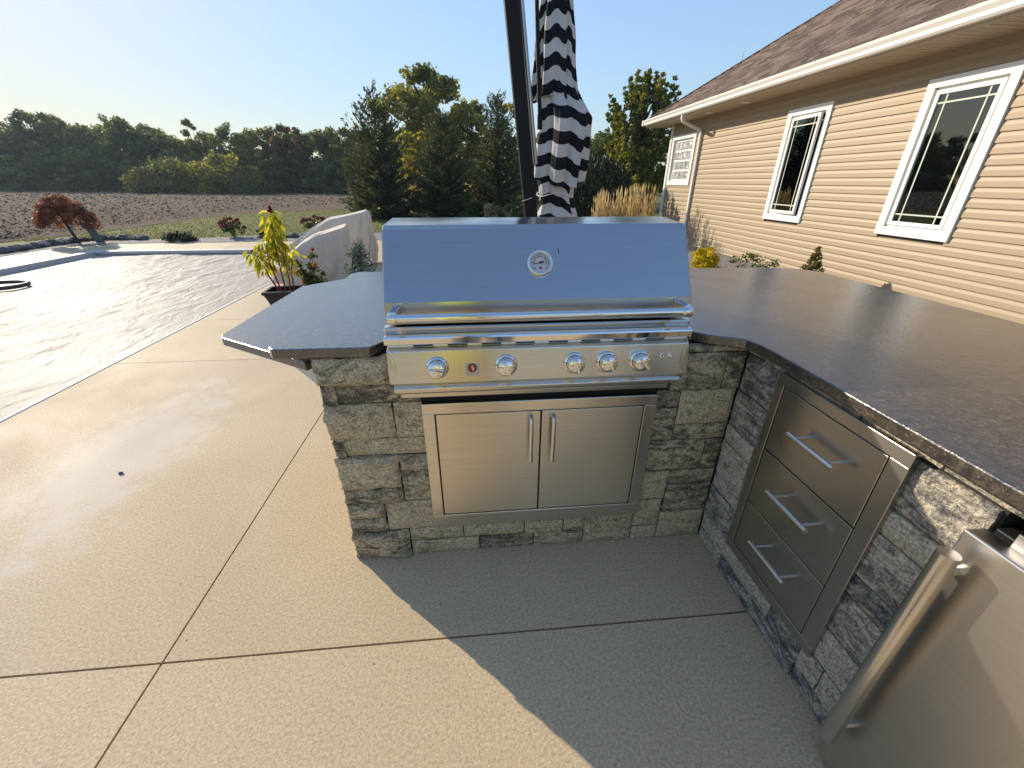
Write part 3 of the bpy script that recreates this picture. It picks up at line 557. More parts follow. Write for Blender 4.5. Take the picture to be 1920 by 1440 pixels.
# downspout
b=MB(); xd=XW-.05
def rt_(pts,hw,hd):
    for p,q in zip(pts[:-1],pts[1:]):
        p,q=Vector(p),Vector(q); d=(q-p); L=d.length; M3=d.to_track_quat('Z','Y').to_matrix(); c=(p+q)/2
        b.obox(c,(hd,hw,L+.02) if abs(d.normalized().z)>.9 else (hd,hw,L+.03),Matrix.Identity(3) if abs(d.normalized().z)>.99 else M3)
b.tube([(XE-.02,10.62,2.80),(XE-.02,10.62,2.70),(XE+.0,10.62,2.655),(XE+.06,10.62,2.62),(xd-.07,10.62,2.49),(xd-.012,10.62,2.45),(xd,10.62,2.40),(xd,10.62,.12),(xd-.03,10.62,.06),(xd-.2,10.62,.02)],.038,4)
b.build('downspout',m['gutter'],ho,bev=.006)
for i,(a,c,z0,z1) in enumerate(wins):
    b=MB(); t=.098; xo=XW-.034
    b.box(xo-.004,XW+.05,a-.004,c+.004,z1-t,z1); b.box(xo,XW+.05,a,a+t,z0+t,z1-t); b.box(xo,XW+.05,c-t,c,z0+t,z1-t); b.box(xo-.003,XW+.05,a,c,z0,z0+t)
    wn=b.build('window',m['white'],ho,bev=.004)
    ia,ic,k0,k1=a+t,c-t,z0+t,z1-t
    b=MB(); s=.035
    xx=XW-.008
    for q in ((ia,ic,k1-.02,k1),(ia,ic,k0,k0+.02),(ia,ia+.02,k0,k1),(ic-.02,ic,k0,k1)): b.box(xx+.004,XW+.08,*q)
    b.build('window_frame',m['white'],wn,bev=.002)
    if i<2:
        sg=[]; op=.05 if i==1 else .0
        def q3(x,y,z): return (x-(0 if not op else op*(ic-.025-y)/(ic-ia)*1.4),y,z)
        b=MB(); ja,jc,l0,l1=ia+.025,ic-.025,k0+.025,k1-.025
        def bx(b,x0,x1,y0,y1,z0_,z1_):
            vs=[q3(x,y,z) for z in (z0_,z1_) for y in (y0,y1) for x in (x0,x1)]; b.add(vs,[(0,2,3,1),(4,5,7,6),(0,1,5,4),(2,6,7,3),(0,4,6,2),(1,3,7,5)])
        w_=.045
        for q in ((ja,jc,l1-w_,l1),(ja,jc,l0,l0+w_),(ja,ja+w_,l0+w_,l1-w_),(jc-w_,jc,l0+w_,l1-w_)): bx(b,XW-.02,XW+.02,*q)
        b.build('sash',m['white'],wn,bev=.003)
        ga,gc,g0,g1=ja+w_,jc-w_,l0+w_,l1-w_
        b=MB(); bx(b,XW-.003,XW+.001,ga,gc,g0,g1); b.build('pane',m['glass'],wn)
        b=MB(); dd=.085
        for yy in (ga+dd,gc-dd): bx(b,XW-.0065,XW-.0035,yy-.008,yy+.008,g0,g1)
        for zz in (g0+dd,g1-dd): bx(b,XW-.0072,XW-.0040,ga,gc,zz-.008,zz+.008)
        b.build('muntin',m['muntin'],wn)
        b=MB(); b.box(XW+.12,XW+.14,ia+.02,ic-.02,k1-.20,k1); b.build('blind',m['interior_wall'],wn)
        b=MB(); 
        for q in ((ia-.02,ia+.10),(ic-.13,ic+.02)): b.box(XW+.2,XW+.22,q[0],q[1],k0-.1,k1)
        b.build('curtain',m['interior_wall'],wn)
    else:
        b=MB(); ny=4; nz=4; g=.05; H_=(k1-k0-.06)/nz; W_=(ic-ia-.06)/ny
        for j in range(nz):
            for k in range(ny):
                y0_=ia+.03+k*W_; z0_=k0+.03+j*H_; b.box(XW+.004,XW+.05,y0_+.006,y0_+W_-.006,z0_+.022,z0_+H_-.022)
        b.build('glass_block',m['glassblock'],wn,bev=.01)
        b=MB(); b.box(XW+.02,XW+.06,ia+.02,ic-.02,k0+.02,k1-.02); b.build('block_mortar',m['white'],wn)
for yy in (8.7,10.0):
    b=MB(); b.lathe([(.085,0),(.085,.008),(.06,.010),(.055,.002)],(5.14,yy,SZ+.001),(0,0,-1),28); b.build('recessed_light',m['gutter'],ho)
b=MB(); b.box(XW-.045,XW+.03,YB+.014,YB+.08,2.60,2.68); b.build('wall_fixture',m['black'],ho,bev=.01)
# ------------------------------------------------------------------ cantilever umbrella
um=empty('cantilever_umbrella',(.545,3.0,0),'closed cantilever umbrella with black and white striped canopy on dark leaning mast','umbrella')
def mx(z): return .550-.1222*z
b=MB(); hw,hd=.043,.030
za,zb=.02,3.0
b.add([(mx(z)+sx*hw,3.0+sy*hd,z) for z in (za,zb) for sx,sy in ((-1,-1),(1,-1),(1,1),(-1,1))],[(3,2,1,0),(4,5,6,7),(0,1,5,4),(1,2,6,5),(2,3,7,6),(3,0,4,7)]); b.build('mast',m['umb_metal'],um,bev=.008)
b=MB(); b.box(.1,1.0,2.62,3.42,0,.06); b.box(.45,.65,2.9,3.1,.06,.14); b.build('base_plate',m['umb_metal'],um,bev=.01)
b=MB(); b.tube([(.315,3.03,2.42),(.372,3.035,1.98),(.432,3.04,1.52)],.016,10); b.tube([(.315,3.03,2.42),(.27,3.02,2.75)],.016,10); b.build('strut',m['silver'],um)
b=MB(); b.tube([(.417,3.08,2.42),(.437,3.08,2.1),(.457,3.08,1.80)],.0135,10); b.tube([(.457,3.08,1.80),(.46,3.09,1.72)],.017,10); b.build('crank_rod',m['umb_metal'],um)
b=MB(); b.tube([(mx(2.95),3.0,2.95),(.35,3.1,3.12),(.56,3.22,3.12)],.028,12); b.build('arm',m['umb_metal'],um)
b=MB(); b.tube([(.56,3.22,3.14),(.575,3.2,2.5),(.60,3.2,1.25)],.022,12); b.build('center_pole',m['umb_metal'],um)
def tier(name,prof,folds,seed,depth,off=(0,0),hem=.0,ph=0,chev=.03,stp=.04):
    """prof: (z, cx, rx, ry); pleated hanging cloth, stripe coordinate follows the cloth"""
    nz=64; na=folds*12; vs_=[]; pv=[]; rs=random.Random(seed); amp=[rs.uniform(.6,1.3) for _ in range(folds+1)]; amp[folds]=amp[0]
    sk=[rs.uniform(-.35,.35) for _ in range(folds+1)]; sk[folds]=sk[0]; hm=[rs.uniform(-1,1) for _ in range(folds+1)]; hm[folds]=hm[0]
    zs=[p[0] for p in prof][::-1]
    for j in range(nz+1):
        t=j/nz; z=prof[0][0]+(prof[-1][0]-prof[0][0])*t
        cx,rx,ry=[np.interp(z,zs,[p[k] for p in prof][::-1]) for k in (1,2,3)]
        for i in range(na+1):
            a=2*math.pi*i/na+ph; a+=.16*math.sin(2*a+seed)+.10*math.sin(3*a+2*seed); k=int(i//12)%folds; f=(i%12)/12; w0,w1=amp[k],amp[k+1]
            wv=math.cos(2*math.pi*f); wave=(wv*.75+.25*math.cos(6*math.pi*f+sk[k]*3))*(w0*(1-f)+w1*f)
            d=depth*(.45+.75*t)*wave; n_=noise.noise(Vector((math.cos(a)*1.3+seed,math.sin(a)*1.3,z*2.4)))*.03+noise.noise(Vector((math.cos(a)*4+seed,math.sin(a)*4,z*6)))*.010
            r=1+d/rx; zz=z+hem*t**2*(hm[k]*(1-f)+hm[k+1]*f)
            vs_.append((cx+off[0]+math.cos(a)*(rx+d+n_),3.21+off[1]+math.sin(a)*(ry+d+n_),zz))
            pv.append((z+ chev*wv*(w0*(1-f)+w1*f)+stp*(sk[k]*(1-f)+sk[k+1]*f))/.1366*1.0)
    b=MB(); b.s=True; b.add(vs_,[(j*(na+1)+i,(j+1)*(na+1)+i,(j+1)*(na+1)+i+1,j*(na+1)+i+1) for j in range(nz) for i in range(na)])
    o=b.build(name,m['stripe'],um,pattr=pv); mo=o.modifiers.new('Solid','SOLIDIFY'); mo.thickness=.002; return o
tier('canopy_top',[(3.05,.57,.03,.03),(2.7,.56,.055,.05),(2.33,.555,.085,.075),(2.05,.565,.115,.10),(1.905,.57,.135,.11)],8,3,.024,hem=.03,ph=.3)
tier('canopy',[(2.02,.585,.08,.08),(1.90,.612,.128,.115),(1.80,.645,.175,.145),(1.70,.642,.168,.145),(1.52,.625,.160,.135),(1.42,.618,.148,.125)],7,11,.036,hem=.045,ph=.8,chev=.014,stp=.07)
tier('valance',[(1.50,.60,.09,.08),(1.42,.595,.115,.10),(1.32,.60,.105,.09),(1.26,.605,.115,.10),(1.13,.618,.155,.12),(1.02,.62,.165,.13)],7,23,.026,hem=.03,ph=.1,chev=.010,stp=.13)
b=MB(); ring=[(.60+.128*math.cos(a),3.21+.11*math.sin(a),1.335+.012*math.sin(3*a)) for a in [i*2*math.pi/36 for i in range(37)]]
b.tube(ring,.0035,6,False); b.tube([(.47,3.18,1.335),(.40,2.965,1.32),(.335,2.96,1.30)],.0022,6); b.build('tie_cord',m['white'],um)
# ------------------------------------------------------------------ plants
def tubes(name,mat,lst,parent,n=7):
    b=MB()
    for pts,r in lst: b.tube(pts,r,n)
    return b.build(name,mat,parent)
def crown(name,mat,clumps,leaf,n,parent,asp=.55,up=.35,jit=.0,tone=0):
    """clumps: list of (x,y,z,r)"""
    c=np.array(clumps,float); w_=c[:,3]**2; idx=rng.choice(len(c),n,p=w_/w_.sum()); d=rdir(n); rad=c[idx,3]*(rng.random(n)**.45)
    P=c[idx,:3]+d*rad[:,None]*np.array([1,1,.78]); N=rdir(n)+d*.7+np.array([0,0,up]); N/=np.linalg.norm(N,axis=1,keepdims=True)
    U=frame(N); V=np.cross(N,U); s=leaf*(.6+.8*rng.random((n,1)))
    tn=rng.random(len(c))[idx]*.45+rng.random(n)*.55+tone
    return quads(name,mat,P,U*s,V*s*asp,tn,parent)
def clumpset(h,w_,k,base=.15,shape=.5,rs=(.16,.3),seed=0):
    r=random.Random(seed); out=[]
    for i in range(k):
        t=r.random()**.8; z=h*(base+(.97-base)*t); env=max(.12,(math.sin(math.pi*min(1,(.12+t*.86)))**shape)); a=r.random()*6.283; q=env*w_/2*(r.random()**.5)*.92
        rr=w_*r.uniform(*rs)*(1.15-.55*t); out.append((math.cos(a)*q,math.sin(a)*q,min(z,h-rr*.6),rr))
    return out
def dtree(name,h,w_,mat,k,n,leaf,label,cat,group,seed,base=.05,shape=.5,rs=(.14,.26),tr=.02,**kw):
    e=empty(name,(0,0,0),label,cat,group); cl=clumpset(h,w_,k,base,shape,rs,seed)
    r=random.Random(seed+5); L=[([(0,0,-.05),(r.uniform(-.02,.02)*h,0,h*.35),(r.uniform(-.04,.04)*h,r.uniform(-.03,.03)*h,h*.85)],[h*tr,h*tr*.7,h*tr*.15])]
    for c in cl[::3]:
        z0=max(.12*h,c[2]-.22*h); L.append(([(0,0,z0),(c[0]*.55,c[1]*.55,(z0+c[2])/2+.02*h),c[:3]],[h*tr*.45,h*tr*.25,h*tr*.08]))
    tubes('trunk',m['bark'],L,e,6); crown('crown',mat,cl,leaf,n,e,**kw); return local(e)
GT='trees of the wood beyond the field'; LT='dark green deciduous tree in the wood along the far field edge'
protos=[dtree('woodland_tree',8.5,6.0,m['leaf_far'],30,4200,.21,LT,'tree',GT,s,0.02,.42,(.13,.24)) for s in (1,2,3)]+[dtree('woodland_tree',8.5,6.0,m['leaf_far2'],30,4200,.21,LT,'tree',GT,s,0.02,.42,(.13,.24)) for s in (4,5)]
T=[(-75,80,9.6,7),(-72,79,9.2,7),(-68.8,78,9.4,7),(-64.9,77,10.5,6),(-61.4,76,10.5,6),(-58.3,74.9,9.3,7),(-54.8,73.8,8.9,7),(-51.3,72.8,9.7,6),(-48.6,72,9.6,6),(-46.6,71.1,8.1,6),(-44,70.3,7.9,6),(-41.6,69.5,7.4,6),(-39.4,68.6,6.6,5),(-35.7,67.5,7.5,5.4),(-31.4,66.1,8.2,5),(-29.2,65.3,7.5,5.2),(-26.8,64.4,7.7,5.5),(-24.6,63.7,8.0,5.5),(-20.1,61.9,7.2,5.2),(-17.8,61.1,7.5,5.6),(-15.4,60.1,7.4,6),(-12.6,59,7.1,6),(-9,59,7.2,6),(-5,60,7.3,6),(-1,60,7,6),(3,59,6.6,6),(7,58,6.6,6),(11,56,6.5,6),(15,54,6.5,6)]
T2=[(x-2.2+ (i%3),y+5,h*.93,w_*1.2) for i,(x,y,h,w_) in enumerate(T)]
T3=[(-80-i*4.2,79-i*3.4,9.5+1.6*math.sin(i*2.1),7) for i in range(22)]
T4=[(x+1.6,y-2.4,h*.52,w_*.95) for i,(x,y,h,w_) in enumerate(T[:24])]
used=set()
for i,(x,y,h,w_) in enumerate(T+T2+T3+T4):
    k=(i*7+i//5)%5
    if T4 and i>=len(T)+len(T2)+len(T3): k=(i*3)%5
    if i<len(T) and 16<=i<24: k=3+i%2
    sc=(w_/6.0,w_/6.0,h/8.5); rz=random.random()*6.28
    if k not in used: used.add(k); o=protos[k]; o.location=(x,y,Z); o.rotation_euler=(0,0,rz); o.scale=sc
    else: copy_tree(protos[k],(x,y,Z),rz,sc)
o=dtree('woodland_tree',9.0,2.6,m['leaf_far'],12,1500,.20,'thin tall tree poking above the woodland skyline','tree',GT,31,.55,.6,(.16,.26),.012); o.location=(-37.5,68.3,Z)
o=dtree('autumn_tree',7.7,5.0,m['leaf_orange'],22,3600,.2,'orange autumn tree at the top of the far wood','tree',GT,33,.3,.5,(.14,.24)); o.location=(-22.2,61.4,Z)
for x,y,h,w_,mt,lb in ((-40.0,61.5,2.9,5.5,'leaf_far2','low green bush at the foot of the wood, left of the two rounded bushes'),(-37,60.7,4.0,6.0,'leaf_far2','rounded green bush in front of the far wood'),(-32.6,58.9,3.5,5.4,'leaf_yel','low olive bush between the rounded green bush and the yellow topped one'),(-29.2,57.7,4.4,5.4,'leaf_yel','rounded yellow topped bush in front of the far wood'),(-26.6,56.8,3.0,4.5,'leaf_far2','green bush right of the yellow topped bush at the wood')):
    o=dtree('field_edge_bush',h,w_,m[mt],26,3200,.16,lb,'bush','bushes at the wood edge',int(-x*10),.0,.35,(.16,.26)); o.location=(x,y,Z)
# conifers
def spruce(name,h,w_,seed,label,mat,nb=230,per=46,grp=None,leaders=((0,0,1),)):
    e=empty(name,(0,0,0),label,'tree',grp); r=random.Random(seed); g=np.random.default_rng(seed); L=[([(0,0,-.05),(0,0,h*.5),(.02*h,0,h)],[h*.022,h*.014,.006])]; PP=[];DD=[];SS=[];TT=[]
    for i in range(nb):
        t=(i/nb)**1.15*.985; z=h*(.02+.96*t); rad=w_/2*(1-t)**.66*r.uniform(.62,1.25); rad=max(rad,.16); a=i*2.39996+r.uniform(-.4,.4); rad*=1+.22*math.sin(2*a+seed)+.16*math.sin(3*a+z*2.2+seed*2); ld=leaders[i%len(leaders)] if t>.55 else (0,0,1); lk=min(1,max(0,(t-.55)/.2)); z=z*(1-lk*(1-ld[2])); of=np.array([ld[0]*lk,ld[1]*lk,0])
        d=np.array([math.cos(a),math.sin(a),0]); up=.10+1.25*t**1.5+r.uniform(-.12,.22)
        tip=d*rad+np.array([0,0,z+rad*up])+of; b0=np.array([0,0,z-.04*h*(1-t)])+of; mid=(b0+tip)/2-np.array([0,0,.09*rad])
        L.append(([tuple(b0),tuple(mid),tuple(tip)],[.016*(1-t)+.006,.010*(1-t)+.004,.003]))
        n=int(per*(1.15-.8*t)) if t<.6 else int(per*.34); s=g.random(n)**.75; q=(1-s)[:,None]**2*b0+2*(s*(1-s))[:,None]*mid+(s**2)[:,None]*tip
        tang=(tip-b0)/np.linalg.norm(tip-b0); sd_=np.cross(tang,[0,0,1]); side=(g.random(n)-.5)[:,None]*sd_*rad*.55*(1-s*.7)[:,None]
        q=q+side+g.normal(size=(n,3))*.02+np.array([0,0,-1])*abs(side[:,[0]])*.2; D=tang*.8+side*2.2/max(rad,.2)+g.normal(size=(n,3))*.35; D/=np.linalg.norm(D,axis=1,keepdims=True)
        PP.append(q);DD.append(D);SS.append((.075+.075*g.random((n,1)))*(1-.45*t));TT.append(g.random(n)*.6+.4*s-.1)
    for lx,ly,lh in leaders: L.append(([(0,0,h*.5),(lx*.9,ly*.9,h*.74*lh),(lx,ly,h*lh)],[h*.010,.016,.004]))
    P=np.vstack(PP);D=np.vstack(DD);S=np.vstack(SS); tubes('trunk',m['bark'],L,e,5); quads('crown',mat,P,D*S,frame(D)*S*.30,np.concatenate(TT),e); return local(e)
GS='spruces behind the patio'
for x,y,h,w_,sd_,lb in ((-3.7,19.5,4.75,3.5,41,'dark spruce nearest the field with a sparse twiggy top'),(-1.2,19.8,3.9,3.5,42,'dark spruce standing between the two other spruces'),(1.2,20.5,4.7,3.6,43,'dark spruce just left of the umbrella mast with a thin leader')):
    o=spruce('spruce_tree',h,w_,sd_,lb,m['needle'],270,60,GS,{41:((0,0,1),(-.42,.1,.88),(.38,-.1,.85)),42:((0,0,1),(.25,0,.93)),43:((0,0,1.0),(.0,.0,.95))}[sd_]); o.location=(x,y,Z)
o=spruce('spruce_tree',3.4,2.8,47,'shorter dark spruce tucked against the spruce nearest the field',m['needle'],220,50,GS); o.location=(-4.4,21.2,Z)
o=dtree('broadleaf_tree',9.0,8.6,m['leaf_yel'],95,17000,.15,'tall yellowing broadleaf tree with open crown behind the spruces','tree',None,51,.25,.5,(.075,.135),.022); o.location=(-3.3,38,Z)
o=dtree('broadleaf_tree',7.4,5.6,m['leaf_yel'],36,5200,.15,'smaller open broadleaf tree right of the tallest one behind the spruces','tree',None,52,.2,.5,(.09,.17),.02); o.location=(-.1,40,Z)
o=dtree('broadleaf_tree',4.2,3.4,m['leaf_gold2'],16,2600,.12,'low golden leaved tree showing between the spruces','tree',None,53,.1,.5,(.13,.22),.02); o.location=(-3.2,30,Z)
o=dtree('broadleaf_tree',6.6,4.0,m['leaf_yel'],20,3000,.15,'open broadleaf tree rising behind the spruce beside the umbrella','tree',None,57,.15,.5,(.12,.2),.02); o.location=(2.9,36,Z)
for i,(x,y,h,w_,lb) in enumerate(((6.0,36,4.6,5.5,'green tree low behind the weeping tree'),(9.6,34,4.4,5.,'green tree behind the maple at the house corner'),(3.2,33,4.3,4.5,'green tree partly hidden by the umbrella canopy'))):
    o=dtree('broadleaf_tree',h,w_,m['leaf_far2'],22,3800,.13,lb,'tree',None,60+i,.02,.4,(.13,.22)); o.location=(x,y,Z)
# upright maple by the house corner
def upright(h,w_,seed):
    e=empty('maple_tree',(0,0,0),'tall upright maple with olive crown beside the house corner','tree'); r=random.Random(seed); L=[([(0,0,-.05),(0,0,h*.3)],[.16,.13])]; cl=[]
    for i in range(150):
        t=r.random()**.85; z=h*(.10+.9*t); env=w_/2*min(1,(math.sin(math.pi*min(1,.16+.80*t))**.55)); a=r.random()*6.283; q=env*r.random()**.45*.95; tip=Vector((math.cos(a)*q,math.sin(a)*q,z))
        z0=max(.05*h,z-h*r.uniform(.22,.38)); b0=Vector((math.cos(a)*q*.28,math.sin(a)*q*.28,z0)); md=b0.lerp(tip,.5)+Vector((math.cos(a)*.12,math.sin(a)*.12,-.05)); L.append(([b0,md,tip],[.03,.018,.006]))
        for s in (.5,.68,.84,.97): p=(b0.lerp(md,s*2) if s<.5 else md.lerp(tip,s*2-1)); cl.append((p.x,p.y,p.z,.30*(1.45-s)*(1.15-.35*t)))
    tubes('trunk',m['bark'],L,e,5); crown('crown',m['leaf_maple'],cl,.085,36000,e); return local(e)
o=upright(6.5,5.2,9); o.location=(8.9,24,Z)
# weeping conifer
e=empty('weeping_tree',(3.75,13.6,Z),'very dark weeping conifer behind the dry grasses','tree'); PP=[];DD=[]
for i in range(150):
    a=random.random()*6.283; q=1.05*math.sqrt(random.random()); z0=2.18-.75*(q/1.05)**2+random.uniform(-.12,.08); L_=z0*random.uniform(.75,1.0); n=34
    s=np.linspace(0,1,n); d=np.array([math.cos(a),math.sin(a),0]); p=d*(q+.16*np.sin(s*1.5)[:,None]*1)+np.stack([np.zeros(n),np.zeros(n),z0+.05*np.sin(s*9)-s*L_],1)+rng.normal(size=(n,3))*.03; PP.append(p); DD.append(np.tile([0,0,-1.],(n,1))+rng.normal(size=(n,3))*.35+d*.2)
P=np.vstack(PP);D=np.vstack(DD);D/=np.linalg.norm(D,axis=1,keepdims=True); S=.06+.05*rng.random((len(P),1)); quads('crown',m['needle_dark'],P,D*S,frame(D)*S*.35,rng.random(len(P)),e); tubes('trunk',m['bark'],[([(0,0,0),(.05,0,1.2),(0,0,1.9)],[.07,.06,.03])],e); local(e)
# ornamental grasses
def grass(x,y,h,w_,n,label,plume=.55,group='dry ornamental grass clumps'):
    e=empty('ornamental_grass',(x,y,0),label,'grass',group); e['kind']='thing'; PP=[];DD=[];SS=[];WW=[];TT=[]
    for i in range(n):
        a=random.random()*6.283; q=w_/2*math.sqrt(random.random()); hh=h*random.uniform(.55,1.02); d=np.array([math.cos(a)*q*.25,math.sin(a)*q*.25,0]); b0=np.array([math.cos(a)*q*.55,math.sin(a)*q*.55,0]); k=7
        s=(np.arange(k)+.5)/k; p=b0+d*(s**1.6)[:,None]+np.stack([0*s,0*s,s*hh],1); PP.append(p); t=np.tile(np.array([d[0]*.8,d[1]*.8,hh]),(k,1)); t/=np.linalg.norm(t,axis=1,keepdims=True); DD.append(t); SS.append(np.full((k,1),hh/k*.62)); WW.append(np.where(s>plume,.015,.005)[:,None]); TT.append(np.clip(s*.9+random.uniform(-.25,.25),0,1))
    P=np.vstack(PP);D=np.vstack(DD);V=frame(D)*np.vstack(WW); quads('blade',m['straw'],P,D*np.vstack(SS),V,np.concatenate(TT),e); return local(e)
for x,y,h,lb in ((3.45,11.3,1.25,'dry grass clump set back between the first two beside the house corner'),(4.25,11.5,1.35,'dry grass clump set back behind the one nearest the corner trim'),(3.2,10.9,1.22,'dry grass clump leftmost of those beside the house corner'),(3.65,10.7,1.32,'dry grass clump second from the left beside the house corner'),(4.1,10.8,1.38,'dry grass clump third from the left beside the house corner'),(4.5,11.0,1.36,'dry grass clump nearest the white corner trim of the house')): grass(x,y,h,.56,60,lb)
for x,y,lb in ((-2.5,21.5,'straw coloured grass between the first two spruces'),(.0,22.0,'straw coloured grass right of the middle spruce'),(.75,22.5,'straw coloured grass left of the spruce by the umbrella')): grass(x,y,1.35,.9,200,lb)
for x,y,lb in ((1.55,15.5,'leafy green shrub left of the umbrella mast'),):
    o=dtree('shrub',.95,.8,m['leaf_green'],14,1200,.045,lb,'shrub',None,71,.0,.4,(.16,.26)); o.location=(x,y,0)
for i,(x,y) in enumerate(((.7,17.5),(1.15,17.6),(-.1,18.2))):
    o=dtree('shrub',.62,.9,m['straw'] if i<2 else m['leaf_green'],12,1000,.04,('pale tan mounded shrub behind the grill, left one of two','pale tan mounded shrub behind the grill, right one of two','low green shrub in the bed behind the grill')[i],'shrub',None,75+i,.0,.3,(.16,.26)); o.location=(x,y,0)
# Japanese maple, leaning post, hydrangeas, low junipers
e=empty('japanese_maple',(-9.78,11.7,0),'small red weeping Japanese maple in the bed beyond the pool','tree'); cl=[]
for i in range(80):
    a=random.random()*6.283; q=random.random()**.5; z=1.06-.50*q**2.2+random.uniform(-.18,.03); xx=math.cos(a)*q*.52-.10; cl.append((xx,math.sin(a)*q*.5,z-.22*max(0,xx),.14))
tubes('trunk',m['bark'],[([(-.05,0,0),(-.12,0,.3),(-.2,0,.7),(-.15,0,.9)],[.035,.03,.025,.015]),([(-.2,0,.6),(.1,.05,.85),(.4,.1,.75)],[.02,.015,.008]),([(-.2,0,.65),(-.4,-.1,.9),(-.6,-.1,.85)],[.018,.012,.006])],e); crown('crown',m['leaf_red'],cl,.034,9500,e,.35); local(e)
b=MB(); b.tube([(-9.52,11.95,0),(-9.60,11.95,.22),(-9.70,11.95,.46)],[.085,.08,.075],12); tag(b.build('stump',m['rock']),'leaning mottled grey post beside the red Japanese maple','post')
def hydr(x,y,h,w_,seed,label):
    e=empty('hydrangea',(x,y,0),label,'shrub','hydrangeas beyond the pool'); r=random.Random(seed); heads=[]; L=[]
    for i in range(17):
        a=r.random()*6.283; q=w_/2*r.random()**.5; p=(math.cos(a)*q,math.sin(a)*q,h*(1.0-.38*(q/(w_/2))**1.5)-r.uniform(0,.08)); heads.append((*p,.062)); L.append(([(0,0,0),(p[0]*.4,p[1]*.4,p[2]*.5),p],[.009,.007,.004]))
    tubes('stem',m['stem_green'],L,e,5); crown('flower_head',m['hyd'],heads,.017,2600,e,.8); crown('leaf_mass',m['leaf_green'],[(h_[0]*.75,h_[1]*.75,h_[2]*.66,.10) for h_ in heads],.035,500,e); return local(e)
hydr(-6.62,12.7,.53,.78,81,'hydrangea with dried red heads left of the tall potted plant'); hydr(-4.45,12.9,.58,.85,82,'hydrangea with dried red heads just above the covered chairs')
for x,y,w_,lb in ((-7.56,12.0,.72,'low dark spreading juniper left of the hydrangeas'),(-5.75,12.6,.5,'low dark mounded juniper beside the hydrangea')):
    o=dtree('juniper',.24,w_,m['needle_dark'],16,1400,.03,lb,'shrub',None,int(90+x),.0,.3,(.16,.24)); o.location=(x,y,0)
# edging rocks
def rock(i):
    bm=bmesh.new(); bmesh.ops.create_icosphere(bm,subdivisions=3,radius=1)
    for v in bm.verts: v.co*=1+.32*noise.noise(v.co*1.3+Vector((i*7,0,0)))+.12*noise.noise(v.co*3.1+Vector((i*3,2,0)))
    me=bpy.data.meshes.new('rock'); bm.to_mesh(me); bm.free(); return me
rks=[rock(i) for i in range(5)]
for k,me in enumerate(rks): me.materials.append(m['rock_pale'] if k==4 else m['rock'])
path=[(-10.25,8.6),(-10.2,10.2),(-10.18,10.9),(-10.2,11.7),(-9.95,12.35),(-9.3,12.38),(-8.7,12.3)]; path2=[(-5.9,12.35),(-5.2,12.5),(-4.6,12.6),(-3.6,12.7)]
def along(p,n):
    seg=[(Vector(a),Vector(b_)) for a,b_ in zip(p[:-1],p[1:])]; L=[(b_-a).length for a,b_ in seg]; tot=sum(L)
    for i in range(n):
        t=(i+random.uniform(-.3,.3)+.5)/n*tot; k=0
        while k<len(L)-1 and t>L[k]: t-=L[k]; k+=1
        yield seg[k][0].lerp(seg[k][1],t/L[k])
for i,p in enumerate(list(along(path,44))+list(along(path2,12))):
    k=random.choice((0,1,2,3,0,1,2,3,4)); s=random.uniform(.07,.14); o=bpy.data.objects.new('edging_rock',rks[k]); C.objects.link(o); o.location=(p.x+random.uniform(-.08,.08),p.y+random.uniform(-.08,.08),s*.35); o.scale=(s*1.3,s,s*.7); o.rotation_euler=(0,0,random.random()*6)
    tag(o,'pale flat rock in the stone edging beyond the pool' if k==4 else 'rough dark grey rock in the stone edging beyond the pool','rock','rocks edging the bed')
# plants by the house
o=dtree('golden_shrub',.44,.52,m['leaf_gold'],30,6500,.018,'bright yellow rounded shrub at the foot of the siding','shrub',None,101,.0,.3,(.16,.24),jit=0); o.location=(3.86,6.74,0)
o=dtree('rose_shrub',.37,.85,m['leaf_green'],26,700,.022,'sparse low green shrub between the yellow shrub and dwarf conifer','shrub',None,102,.1,.3,(.10,.16)); o.location=(4.52,6.46,0)
e=empty('dwarf_conifer',(4.76,5.5,0),'small pointed dwarf conifer with bronze tips by the siding','tree'); cl=[]
for i in range(90):
    t=random.random()**1.2; a=random.random()*6.283; q=.20*(1-t)**.85*random.uniform(.6,1); cl.append((math.cos(a)*q,math.sin(a)*q,.05+.57*t,.055*(1.2-.7*t)))
crown('crown',m['leaf_coni'],cl,.012,6500,e,.6); tubes('trunk',m['bark'],[([(0,0,0),(0,0,.5)],[.02,.005])],e); local(e)
# blue spruce behind the counter
e=empty('blue_spruce',(-1.47,5.6,0),'small blue spruce bush behind the counter left of the grill','shrub'); PP=[];DD=[]
for i in range(70):
    a=random.random()*6.283; t=random.random(); q=.30*(1-t*.8); tip=np.array([math.cos(a)*q,math.sin(a)*q,.12+.58*t+.05]); b0=np.array([0,0,.05+.5*t]); n=26; s=rng.random(n); PP.append(b0+(tip-b0)*s[:,None]+rng.normal(size=(n,3))*.018); d=(tip-b0)/np.linalg.norm(tip-b0); DD.append(d*.6+rng.normal(size=(n,3))*.6)
P=np.vstack(PP);D=np.vstack(DD);D/=np.linalg.norm(D,axis=1,keepdims=True); S=np.full((len(P),1),.030); quads('crown',m['needle_blue'],P,D*S,frame(D)*S*.22,rng.random(len(P)),e); tubes('trunk',m['bark'],[([(0,0,0),(0,0,.66)],[.02,.006])],e); local(e)
bm_=bpy.data.objects.new('pebble',rks[1]); C.objects.link(bm_); bm_.location=(-1.94,1.95,.006); bm_.scale=(.013,.008,.006); tag(bm_,'small dark pebble lying on the open concrete left of the island','pebble')
